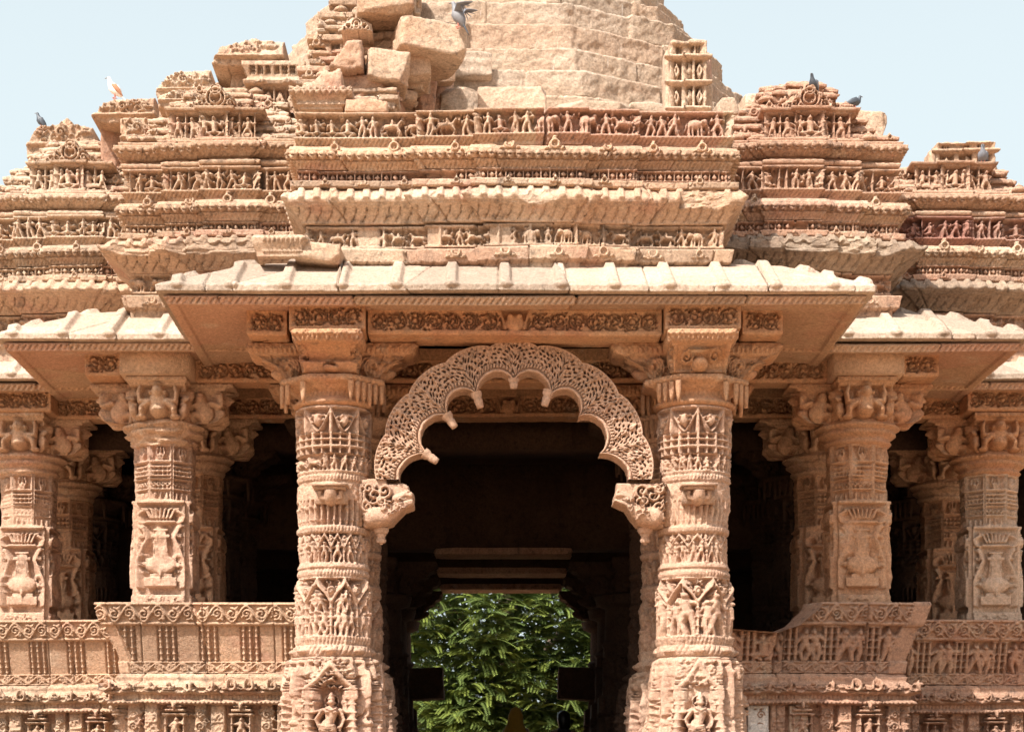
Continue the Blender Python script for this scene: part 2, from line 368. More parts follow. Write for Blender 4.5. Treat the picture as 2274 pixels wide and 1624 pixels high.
def strokes(c, x0, x1, y0, y1, step, depth=-0.02, slant=0.3, w=0.009, curve=0.0):
    n = max(1, int((x1-x0)/step)); s = (x1-x0)/n; depth *= 0.6; w *= 0.8
    for k in range(n):
        x = x0+(k+0.5)*s; H = y1-y0
        c.line([(x-slant*H*0.5, y0), (x+curve*H, (y0+y1)/2), (x+slant*H*0.5, y1)], w, w, depth, 0.0, hole=True)
def kudu_plates(buf, path, step, z, size, o, rng, skip=0.08):
    """horseshoe-arch antefixes standing on the front runs of a moulding"""
    for (x0, y0), (x1, y1) in zip(path[:-1], path[1:]):
        if abs(y1-y0) > 1e-6 or abs(x1-x0) < size*0.9: continue
        n = max(1, int(round(abs(x1-x0)/step)))
        for k in range(n):
            if rng.rand() < skip: continue
            s = size*rng.uniform(.85, 1.12); xc = x0+(x1-x0)*(k+.5)/n+rng.uniform(-.03, .03); br = rng.rand() < 0.2
            P = [(-.62, 0), (.62, 0), (.58, .14), (.40, .20), (.32, .42), (.16, .56), (.12, .80), (-.12, .80), (-.16, .56), (-.32, .42), (-.40, .20), (-.58, .14)]
            if br: P = [(a, min(q, .45+.2*a)) for a, q in P]
            Pl = Plate([(xc+a*s, z+q*s) for a, q in P], 0.005, 0.004, k); c = Pl.cv; cx = xc-Pl.x0
            c.box(0, c.w, 0.012, c.h, -0.008); c.ring(cx, s*.30, s*.22, s*.07, 0.010, 0.002); c.ell(cx, s*.30, s*.15, s*.15, -0.012, 0.0, hole=True); c.ell(cx, s*.28, s*.08, s*.08, 0.03, -0.03)
            for g in (-1, 1): c.spiral(cx+g*s*.45, s*.10, s*.09, 1.1, 0, g, s*.035, .016, 0.0)
            c.ell(cx, s*.66, s*.09, s*.09, .012, 0)
            Pl.mesh(buf, y0-o, 0.07, 0.0075, 0.004, 0.008)
def kudu(c, x, y, s, d=0.05, b=0.0):
    c.ring(x, y, s*0.30, s*0.11, d, b); c.ell(x, y, s*0.12, s*0.12, d*0.8, b)
    c.cap(x, y+s*0.3, x, y+s*0.52, s*0.13, s*0.06, d*0.9, b); c.ell(x, y+0.55*s, .11*s, .07*s, d, b)
    for g in (-1, 1):
        c.cap(x+g*s*0.32, y-s*0.18, x+g*s*0.72, y-s*0.30, s*0.14, s*0.05, d*0.75, b)
        c.spiral(x+g*s*0.50, y-s*0.10, s*0.15, 1.0, 0, g, s*0.05, d*0.8, b)
    c.ell(x, y, s*0.07, s*0.07, 0, -0.0, hole=False)
def amalaka(c, x, y, r, d=0.05, b=-0.03):
    c.ell(x, y, r, r*0.42, d, b)
    for k in range(-3, 4): c.line([(x+k*r*0.28*0.7, y+r*0.3), (x+k*r*0.28, y-r*0.3)], 0.0055, 0.0055, d*0.35, b, hole=True)
    c.cap(x-r*0.35, y+r*0.5, x+r*0.35, y+r*0.5, r*0.14, r*0.14, d*0.8, b); c.ell(x, y+r*0.75, r*0.18, r*0.2, d*0.7, b)
def deity(c, x, y, h, rng, b=-0.07, d=0.11):
    """standing crowned figure with four arms, necklace, girdle and skirt folds"""
    w = h*0.92; sw = 0.03*w
    for g in (-1, 1):
        c.line([(x+g*.055*w-sw, y+.50*h), (x+g*.075*w, y+.27*h), (x+g*.07*w, y+.03*h)], .062*w, .035*w, d*.85, b)
        c.ell(x+g*.09*w, y+.018*h, .055*w, .02*h, d*.8, b)
    c.cap(x-sw, y+.50*h, x-sw, y+.54*h, .105*w, .09*w, d*.9, b); c.cap(x, y+.55*h, x+sw*.5, y+.72*h, .062*w, .105*w, d*.9, b)
    for g in (-1, 1): c.ell(x+g*.045*w+sw*.5, y+.705*h, .042*w, .040*w, d*1.1, b)
    c.cap(x+sw*.5, y+.76*h, x+sw*.5, y+.80*h, .035*w, .035*w, d*.8, b); c.ell(x+sw*.5, y+.845*h, .052*w, .062*h, d*1.15, b)
    c.cap(x+sw*.5, y+.90*h, x+sw*.5, y+.985*h, .055*w, .02*w, d, b); c.ring(x+sw*.5, y+.86*h, .10*w, .012*w, d*.5, b)
    for j in (.895, .92, .945): c.box(x+sw*.5-.05*w, x+sw*.5+.05*w, y+j*h, y+(j+.008)*h, b+d*1.05, 'max')
    for g in (-1, 1):
        c.ell(x+sw*.5+g*.060*w, y+.835*h, .012*w, .025*h, d*.8, b)
        c.line([(x+g*.11*w+sw*.5, y+.735*h), (x+g*.165*w, y+.60*h), (x+g*.13*w, y+.49*h)], .036*w, .026*w, d*.8, b)
        c.line([(x+g*.11*w+sw*.5, y+.745*h), (x+g*.20*w, y+.70*h), (x+g*.19*w, y+.82*h)], .032*w, .024*w, d*.75, b)
        c.ell(x+g*.19*w, y+.85*h, .035*w, .035*w, d*.8, b); c.cap(x+g*.13*w, y+.49*h, x+g*.15*w, y+.20*h, .014*w, .012*w, d*.6, b)
        c.line([(x+g*.10*w, y+.50*h), (x+g*.15*w, y+.35*h), (x+g*.12*w, y+.12*h)], .016*w, .014*w, d*.65, b)
    c.line([(x-.07*w+sw*.5, y+.765*h), (x+sw*.5, y+.725*h), (x+.07*w+sw*.5, y+.765*h)], .010*w, .010*w, .012, b+d*.95)
    for j in range(3): c.line([(x-.09*w-sw, y+(.52-.03*j)*h), (x-sw, y+(.495-.035*j)*h), (x+.09*w-sw, y+(.52-.03*j)*h)], .009*w, .009*w, .010, b+d*.88)
def melon(buf, x, y, z, r):
    """small ribbed cushion finial"""
    th = np.arange(36)/36*2*pi; prof = [(0.55, 0), (1.0, .18), (1.08, .42), (0.9, .66), (0.5, .80), (0.62, .86), (0.5, .98), (0.2, 1.05), (0.16, 1.25), (0.02, 1.38)]
    P = np.stack([np.stack([x+r*a*(1+(0.07*np.cos(th*14) if i < 5 else 0))*np.cos(th), y+r*a*(1+(0.07*np.cos(th*14) if i < 5 else 0))*np.sin(th), z+0*th+r*q], -1) for i, (a, q) in enumerate(prof)])
    buf.grid(P, wrap=True)
def minishrine(c, x, y0, y1, w, rng, b=-0.05, d=0.06):
    """small temple-shaped relief: pillars, niche figure, stacked eaves, finial"""
    H = y1-y0; w2 = w/2
    pilaster(c, x-w2*0.72, y0, y0+H*0.55, w*0.06, b, d); pilaster(c, x+w2*0.72, y0, y0+H*0.55, w*0.06, b, d)
    figure(c, x, y0+H*0.02, H*0.5, rng, b, d)
    for k in range(4):
        f = k/4; ww = w2*(1.0-f*0.75); yy = y0+H*(0.56+f*0.38)
        c.box(x-ww, x+ww, yy, yy+H*0.055, b+d*(1.05-f*0.2), 'max')
    c.ell(x, y1-H*0.03, w*0.09, H*0.05, d, b)
def shrine_row(c, x0, x1, y0, y1, rng, step, b=-0.05, d=0.06):
    c.box(x0, x1, y0, y1, b)
    n = max(1, int((x1-x0)/step)); s = (x1-x0)/n
    for k in range(n):
        xc = x0+(k+0.5)*s
        minishrine(c, xc, y0, y1, s*0.82, rng, b, d)
def foliage_leaf(c, x0, x1, y0, y1, rng, n, b=-0.03, d=0.035, w=0.009, lens=0.05):
    for q in range(n):
        x = rng.uniform(x0, x1); y = rng.uniform(y0, y1); a = rng.uniform(0, 6.28); k = rng.choice([-1, 1]); l = lens*rng.uniform(.6, 1.3)
        c.line([(x, y), (x+l*cos(a), y+l*sin(a)), (x+l*cos(a)+l*.7*cos(a+1.3*k), y+l*sin(a)+l*.7*sin(a+1.3*k))], w, w*0.5, d, b)
# ------------------------------------------------------------------ surfaces that carry a canvas
def _plen(pts):
    d = np.hypot(*(np.diff(np.array(pts, float), axis=0).T)); return np.concatenate([[0], np.cumsum(d)])
def _samples(L, res, lo=None, hi=None):
    t = [0.0]
    for a, b in zip(L[:-1], L[1:]):
        n = max(1, int(round((b-a)/res))); t += list(a+(b-a)*np.arange(1, n+1)/n)
    return np.array(t)
class Sweep:
    """profile (offset, z) swept along a plan path with mitred corners"""
    def __init__(s, path, prof, cres=0.008):
        s.path = np.array(path, float); s.prof = np.array(prof, float)
        s.L = _plen(path); s.T = _plen(prof)
        s.cv = Cv(s.L[-1], s.T[-1], cres)
    def mesh(s, buf, res=0.010, tres=None, limo=None, limz=None, joints=None, rng=None, sag=0.006, jit=0.008, rough=0.005, tone=None, seed=1, coarse=None):
        p = s.path; d = np.diff(p, axis=0); d /= np.hypot(d[:,0], d[:,1])[:,None]; nrm = np.stack([d[:,1], -d[:,0]], 1)
        m = np.zeros_like(p); m[0] = nrm[0]; m[-1] = nrm[-1]
        for i in range(1, len(p)-1):
            a = nrm[i-1]+nrm[i]; a /= np.hypot(*a); m[i] = a/max(0.3, a.dot(nrm[i]))
        S = _samples(s.L, res); T = _samples(s.T, tres or res)
        if coarse:      # thin the samples of stretches nobody sees closely
            keep = np.ones(len(S), bool)
            for a, b in coarse:
                ii = np.where((S > a) & (S < b))[0]; keep[ii[np.arange(len(ii)) % 4 != 0]] = False
            keep[[0,-1]] = True; S = S[keep]
        si = np.clip(np.searchsorted(s.L, S, 'right')-1, 0, len(s.L)-2); u = (S-s.L[si])/(s.L[si+1]-s.L[si])
        O0 = np.interp(T, s.T, s.prof[:,0]); Z0 = np.interp(T, s.T, s.prof[:,1])
        do = np.gradient(O0, T); dz = np.gradient(Z0, T); q = np.hypot(do, dz)+1e-9; no, nz = dz/q, -do/q
        SS, TT = np.meshgrid(S, T)
        tA = (m[si]*d[si]).sum(1); tB = (m[si+1]*d[si]).sum(1); ln = s.L[si+1]-s.L[si]
        SC = s.L[si][None]+O0[:,None]*tA[None]+u[None]*(ln[None]+O0[:,None]*(tB-tA)[None])     # where on the face the point really lies
        H = s.cv.at(SC, TT)
        if rough: H = H+rough*2*fbm2(SS, TT, 14, seed, 4)
        tn = np.zeros_like(S)
        jo = np.zeros_like(S); jz = np.zeros_like(S)
        if joints:
            rj = rng or np.random.RandomState(seed); x = 0; js = []
            while x < s.L[-1]: js.append(x); x += rj.uniform(*joints)
            js.append(s.L[-1]+1); js = np.array(js); bi = np.searchsorted(js, S, 'right')-1
            oo = rj.uniform(-jit, jit, len(js)); zz = rj.uniform(-jit*.5, jit*.5, len(js)); tt = rj.rand(len(js))
            jo = oo[bi]; jz = zz[bi]; tn = np.where(tt[bi] > 0.72, (tt[bi]-0.72)*2.6, np.where(tt[bi] < 0.35, (tt[bi]-0.35)*2.2, 0))
            dj = np.min(np.abs(S[:,None]-js[None,:]), axis=1); H = H-0.025*(dj < 0.007)[None,:]
        if tone is not None: tn = tone(S)
        D_ = H*no[:,None]
        Of = O0[:,None]+jo[None,:]+0*D_; Zf = Z0[:,None]+H*nz[:,None]+jz[None,:]
        if sag: Zf = Zf+sag*2*(_n2(S*0.9+seed, S*0+seed)-0.5)[None,:]*2
        if limo is not None:
            lm = limo(SS, TT); D_ = np.minimum(Of+D_, lm)-np.minimum(Of, lm); Of = np.minimum(Of, lm)
        if limz is not None: Zf = np.minimum(Zf, limz(SS, TT))
        A = p[si][None]+m[si][None]*Of[...,None]; B = p[si+1][None]+m[si+1][None]*Of[...,None]
        XY = A+(B-A)*u[None,:,None]
        wA = np.clip(1-(S-s.L[si])/0.07, 0, 1)*(s.L[si] > 0); wB = np.clip(1-(s.L[si+1]-S)/0.07, 0, 1)*(s.L[si+1] < s.L[-1]-1e-9)
        XY = XY+nrm[si][None]*D_[...,None]+d[si][None]*(D_*(tA*wA+tB*wB)[None])[...,None]
        P = np.concatenate([XY, Zf[...,None]], -1)
        buf.grid(P, tone=np.broadcast_to(tn[None,:], H.shape).ravel().copy())
        return buf

def shape_circle(th): return np.ones_like(th)
def shape_ngon(n, off=0.0):
    def f(th):
        a = (th-off+pi/n) % (2*pi/n)-pi/n
        return 1/np.cos(a)
    return f
def shape_boxes(boxes):
    def f(th):
        c = np.abs(np.cos(th))+1e-6; s = np.abs(np.sin(th))+1e-6; r = 0
        for hx, hy in boxes: r = np.maximum(r, np.minimum(hx/c, hy/s))
        return r
    return f
class Lathe:
    """turned or faceted shaft; canvas x runs round it, the camera side (-y) in the middle"""
    def __init__(s, x, y, rows, R0, cres=0.008, z0=None, z1=None):
        s.x, s.y, s.rows, s.R0 = x, y, rows, R0           # rows: (z, r, shape)
        s.z0, s.z1 = rows[0][0], rows[-1][0]; s.C = 2*pi*R0
        s.cv = Cv(s.C, s.z1-s.z0, cres)
    def zc(s, z): return z-s.z0
    def mesh(s, buf, res=0.010, rough=0.004, seed=1, lean=0.0, tone=None):
        n = max(24, int(s.C/res)); th = np.arange(n)/n*2*pi
        zs = []; rs = []; sh = []
        for (a, b) in zip(s.rows[:-1], s.rows[1:]):
            k = max(1, int(abs(b[0]-a[0])/res))
            for i in range(k):
                zs.append(a[0]+(b[0]-a[0])*i/k); rs.append(a[1]+(b[1]-a[1])*i/k); sh.append(a[2])
        zs.append(s.rows[-1][0]); rs.append(s.rows[-1][1]); sh.append(s.rows[-2][2])
        zs = np.array(zs); rs = np.array(rs); cache = {}
        F_ = np.stack([cache.setdefault(f, f(th-pi/2-pi)) for f in sh])     # angle 0 at the back, pi at the front
        TH, Z = np.meshgrid(th, zs)
        H = s.cv.at(TH*s.R0, Z-s.z0)
        if rough: H = H+rough*2*fbm2(TH*s.R0, Z, 14, seed, 4)
        R = rs[:,None]*F_+H
        if tone is None:
            rr = np.random.RandomState(seed+77); ed = np.cumsum(rr.uniform(.22, .6, 40))+s.z0; tone = np.broadcast_to(rr.uniform(-.22, .30, 41)[np.searchsorted(ed, zs)][:,None], TH.shape).ravel().copy()
        ang = TH+pi/2                                                         # front (TH=pi) points to -y
        P = np.stack([s.x+R*np.cos(ang), s.y+R*np.sin(ang), Z], -1)
        buf.grid(P, wrap=True, tone=tone)
        for row in (0, -1):
            c = P[row].mean(0); k = len(P[row]); V = np.vstack([P[row], c]); buf.raw(V, None, [(i, (i+1) % k, k) for i in range(k)], None)
        return buf

class UBox:
    """corbel, block or beam end: left side, front, right side of a box whose half width w(z) and length l(z) change with height"""
    def __init__(s, w, l, z0, z1, cres=0.008):
        s.w, s.l, s.z0, s.z1 = w, l, z0, z1
        s.W = 2*max(w(z0), w(z1)); s.Ln = max(l(z0), l((z0+z1)/2), l(z1)); s.cv = Cv(2*s.Ln+s.W, z1-z0, cres)
    def front(s): return s.Ln, s.Ln+s.W
    def mesh(s, buf, org, rz=0.0, res=0.010, rough=0.004, seed=1, cap=True, tone=None):
        nz = max(2, int((s.z1-s.z0)/res)); nl = max(2, int(s.Ln/res)); nw = max(2, int(s.W/res))
        z = np.linspace(s.z0, s.z1, nz+1); wz = np.array([s.w(q) for q in z]); lz = np.array([s.l(q) for q in z])
        rows = []
        for kind, n, s0, ln in ((0, nl, 0, s.Ln), (1, nw, s.Ln, s.W), (2, nl, s.Ln+s.W, s.Ln)):
            u = np.linspace(0, 1, n+1)
            if kind: u = u[1:]
            U, Z = np.meshgrid(u, z)
            sc = (U*lz[:,None], s.Ln+s.W/2+(2*U-1)*wz[:,None], s.W+2*s.Ln-(1-U)*lz[:,None]*1.0)[kind]
            H = s.cv.at(sc, Z-s.z0)
            if rough: H = H+rough*2*fbm2(s0+U*ln+seed*3, Z, 14, seed, 4)
            Wd = wz[:,None]+0*U; Ld = lz[:,None]+0*U
            if kind == 0: x = -(Wd+H); y = U*Ld+H*np.clip(1-(1-U)*Ld/0.06, 0, 1)
            elif kind == 1: x = (2*U-1)*Wd+np.sign(2*U-1)*H*np.clip(1-(1-np.abs(2*U-1))*Wd/0.06, 0, 1); y = Ld+H
            else: x = Wd+H; y = (1-U)*Ld+H*np.clip(1-U*Ld/0.06, 0, 1)
            rows.append(np.stack([x, y, Z], -1))
        P = np.concatenate(rows, 1)
        if cap:
            for zz, idx in ((0, 0), (1, -1)):
                e = P[idx].copy(); e[:,0] *= 0.0; e[:,1] *= 0.3
                P = np.vstack([e[None], P]) if idx == 0 else np.vstack([P, e[None]])
        c, sn = cos(rz), sin(rz)      # local +y (outwards) is turned to world: rz=0 means towards the camera (-y)
        X = -(P[...,0])*-1; Y = -P[...,1]
        Q = np.stack([org[0]+X*c-Y*sn, org[1]+X*sn+Y*c, org[2]+P[...,2]], -1)
        buf.grid(Q, tone=tone); return buf

def inpoly(X, Y, poly):
    ins = np.zeros(X.shape, bool); n = len(poly)
    for i in range(n):
        x0, y0 = poly[i]; x1, y1 = poly[(i+1) % n]
        c = ((y0 > Y) != (y1 > Y)); t = (Y-y0)/((y1-y0) if y1 != y0 else 1e-9)
        ins ^= c & (X < x0+t*(x1-x0))
    return ins
class Plate:
    """slab with an outline and a carved front; the front faces -y, z up"""
    def __init__(s, poly, cres=0.008, jag=0.0, seed=0):
        s.poly = [tuple(p) for p in poly]; xs = [p[0] for p in poly]; ys = [p[1] for p in poly]
        s.x0, s.y0 = min(xs), min(ys); s.w = max(xs)-s.x0; s.h = max(ys)-s.y0; s.jag = jag; s.seed = seed
        s.cv = Cv(s.w, s.h, cres)
    def mesh(s, buf, y, thick, res=0.010, rough=0.004, bevel=0.012, yfun=None, tone=None):
        nx = int(s.w/res)+2; ny = int(s.h/res)+2
        X, Z = np.meshgrid(s.x0+np.arange(nx)*res, s.y0+np.arange(ny)*res)
        jx = s.jag*2*fbm2(X, Z, 7, s.seed, 3); jz = s.jag*2*fbm2(X, Z, 7, s.seed+5, 3)
        ins = inpoly(X+jx, Z+jz, s.poly)
        H = s.cv.at(X-s.x0, Z-s.y0)+rough*2*fbm2(X, Z, 14, s.seed, 4)
        er = ins.copy()
        for k in range(2):
            e = er.copy(); e[1:] &= er[:-1]; e[:-1] &= er[1:]; e[:,1:] &= er[:,:-1]; e[:,:-1] &= er[:,1:]
            H = H-np.where(er & ~e, bevel*(1-0.6*k), 0); er = e
        Y = y-H
        if yfun is not None: Y = Y+yfun(X, Z)
        idx = -np.ones(ins.shape, int); idx[ins] = np.arange(ins.sum()); N = ins.sum()
        if N < 4: return buf
        cell = ins[:-1,:-1] & ins[1:,:-1] & ins[:-1,1:] & ins[1:,1:]
        j, i = np.where(cell)
        Q = np.stack([idx[j,i], idx[j,i+1], idx[j+1,i+1], idx[j+1,i]], -1)
        V = np.stack([X[ins], Y[ins], Z[ins]], -1)
        yb = (y+thick) if yfun is None else (y+thick+yfun(X, Z))[ins]
        B = V.copy(); B[:,1] = yb
        sq = []
        cp = np.pad(cell, 1)
        for (dj, di, a, b) in ((-1,0,(0,0),(0,1)), (1,0,(1,1),(1,0)), (0,-1,(1,0),(0,0)), (0,1,(0,1),(1,1))):
            nb = cp[1+dj:1+dj+cell.shape[0], 1+di:1+di+cell.shape[1]]
            jj, ii = np.where(cell & ~nb)
            p = idx[jj+a[0], ii+a[1]]; q = idx[jj+b[0], ii+b[1]]
            sq.append(np.stack([q, p, p+N, q+N], -1))
        Q = np.concatenate([Q]+sq)
        buf.raw(np.vstack([V, B]), Q, None, tone)
        # back: coarse
        Qb = np.stack([idx[j,i], idx[j+1,i], idx[j+1,i+1], idx[j,i+1]], -1); buf.raw(B, Qb, None, tone)
        return buf

def rock(buf, c, size, seed=0, rot=(0,0,0), amp=0.05, res=0.035, chip=0.35, fine=0.012, tone=0.0, strata=0.0):
    """rough-hewn block: a box whose corners are knocked off and whose faces are broken"""
    sx, sy, sz = [v/2 for v in size]; R = Matrix.Rotation(rot[2], 3, 'Z') @ Matrix.Rotation(rot[1], 3, 'Y') @ Matrix.Rotation(rot[0], 3, 'X'); R = np.array(R)
    pr = np.random.RandomState(seed*13+5); planes = []; amp *= 0.3
    for k in range(int(6+chip*8)):
        v = pr.choice([-1, 1], 3)*pr.uniform(0.05, 1, 3)/np.array([sx, sy, sz])**pr.uniform(0.2, 1.0); v /= np.linalg.norm(v); hsup = abs(v[0])*sx+abs(v[1])*sy+abs(v[2])*sz; planes.append((v, hsup*(1-pr.uniform(0.02, 0.06+0.34*chip))))
    for ax in range(3):
        for sg in (-1, 1):
            h = [sx, sy, sz]; a, b = [k for k in range(3) if k != ax]
            na = max(2, int(2*h[a]/res)); nb = max(2, int(2*h[b]/res))
            U, W = np.meshgrid(np.linspace(-1, 1, na+1), np.linspace(-1, 1, nb+1))
            P = np.zeros(U.shape+(3,)); P[...,a] = U*h[a]; P[...,b] = W*h[b]; P[...,ax] = sg*h[ax]
            hh = np.array(h); N = P/hh; k = np.abs(N)
            e = np.sort(k, -1); edge = np.clip((e[...,1]-0.80)/0.20, 0, 1)**3*np.clip((e[...,2]-0.7)/0.3, 0, 1)
            q = fbm3(P+seed*1.7, 1.6/max(sx, sz)*0.6, seed, 3); edge *= np.clip(q+0.45, 0, 1)*2
            P = P*(1-chip*edge*0.08)[...,None]
            for v, dd in planes:
                ex = np.maximum(0, P @ v-dd); P = P-ex[...,None]*v
            D = amp*2*fbm3(P, 2.2, seed+3, 3)+fine*2*fbm3(P, 13, seed+9, 3)+fine*2.6*np.round(fbm3(P, 5, seed+19, 2)*6)/6
            if strata: D = D+strata*np.sin(P[...,2]*55+fbm3(P, 3, seed)*6)
            D2 = amp*fbm3(P, 2.0, seed+13, 3)
            dirv = P/np.maximum(np.linalg.norm(P, axis=-1, keepdims=True), 1e-6)
            P = P+dirv*D[...,None]+np.sign(N)*(k > 0.98)*D2[...,None]*0.6
            P = P @ R.T+np.array(c)
            buf.grid(P, tone=tone)
    return buf
def blob_loft(buf, pts, radii, n=20, flat=None, tone=0.0, up=(0,0,1)):
    """smooth tapered body through points; radii entries are r or (rx, rz)"""
    pts = np.array(pts, float); k = len(pts); rings = []
    tan = np.gradient(pts, axis=0); tan /= np.linalg.norm(tan, axis=1)[:,None]
    for i in range(k):
        t = tan[i]; u = np.array(up, float); a = np.cross(t, u); la = np.linalg.norm(a)
        if la < 1e-3: a = np.array([1.0,0,0]); la = 1
        a /= la; b = np.cross(a, t); r = radii[i]; ra, rb = (r if isinstance(r, tuple) else (r, r))
        th = np.arange(n)/n*2*pi; rings.append(pts[i]+np.outer(np.cos(th)*ra, a)+np.outer(np.sin(th)*rb, b))
    P = np.stack(rings); buf.grid(P, wrap=True, tone=tone)
    for row in (0, -1):
        V = np.vstack([P[row], P[row].mean(0)]); buf.raw(V, None, [(i, (i+1) % n, n) for i in range(n)], tone)
    return buf
# ------------------------------------------------------------------ ground
XC = 0.32                      # the porch's axis
Y0, ST = 19.13, 1.85           # first column row, row pitch
FLOOR = 1.5
def ground():
    n = 60; b = Buf(); X, Y = np.meshgrid(np.sinh(np.linspace(-5, 5, n))*8, np.sinh(np.linspace(-4.2, 5, n))*8)
    Z = 0.03*fbm2(X, Y, 0.3, 2)*np.clip(np.hypot(X, Y)/10, 0, 1)
    b.grid(np.stack([X, Y, Z-0.02], -1)); o = b.build('ground', M['earth']); tag(o, kind='structure')
    b = Buf()
    for k in range(9):     # plinth steps before the porch
        b.box(XC-3.2, XC+3.2, 17.6-0.32*k-0.3, 19.0, 0.0, FLOOR-0.17*k-0.001*k)
    o = b.build('porch_steps', M['earth']); tag(o, kind='structure')
    b = Buf(); b.box(XC-8.6, XC+8.6, 22.2, 33.5, 0.0, FLOOR-0.004); b.box(XC-6.6, XC+6.6, 20.5, 22.4, 0.0, FLOOR-0.006); b.box(XC-4.6, XC+4.6, 18.7, 20.7, 0.0, FLOOR-0.008)
    o = b.build('stone_floor', M['hall_shade']); tag(o, kind='structure')
ground()

WLOC = {}
temple = empty('temple', (XC, 25.4, 0))
tag(temple, 'carved sandstone temple hall with a cusped porch arch and a ruined stepped roof', 'temple')
def part(name, loc=(0,0,0), parent=None, label=None):
    par = parent or temple
    w = Vector(loc)
    e = bpy.data.objects.new(name, None); COL.objects.link(e); e.parent = par
    base = Vector((XC, 25.4, 0)) if par is temple else WLOC[par.name]
    e.location = w-base; WLOC[e.name] = w.copy()
    if label: e['label'] = label
    return e
def under(buf, name, mat, par, label=None, smooth=False):
    """mesh with world coordinates below a part (or the temple itself)"""
    o = buf.build(name, mat, par, smooth); base = Vector((XC, 25.4, 0)) if par is temple else WLOC[par.name]
    o.location = -base
    if label: o['label'] = label
    return o
def tree_copy(src, dloc, mat=None):
    """copy of a part empty with its meshes, moved by dloc"""
    c = src.copy(); COL.objects.link(c); c.location = Vector(src.location)+Vector(dloc)
    for ch in src.children:
        d = ch.copy(); COL.objects.link(d); d.parent = c
        if mat: d.material_slots[0].link = 'OBJECT'; d.material_slots[0].material = M[mat]
    return c
# ------------------------------------------------------------------ columns
CIRC, OCT = shape_circle, shape_ngon(8)
RED = shape_boxes([(1.0, 0.56), (0.56, 1.0), (0.80, 0.80)])
SQ = shape_boxes([(1.0, 0.80), (0.80, 1.0)])
def zc(py): return PZ(py, 18.8)

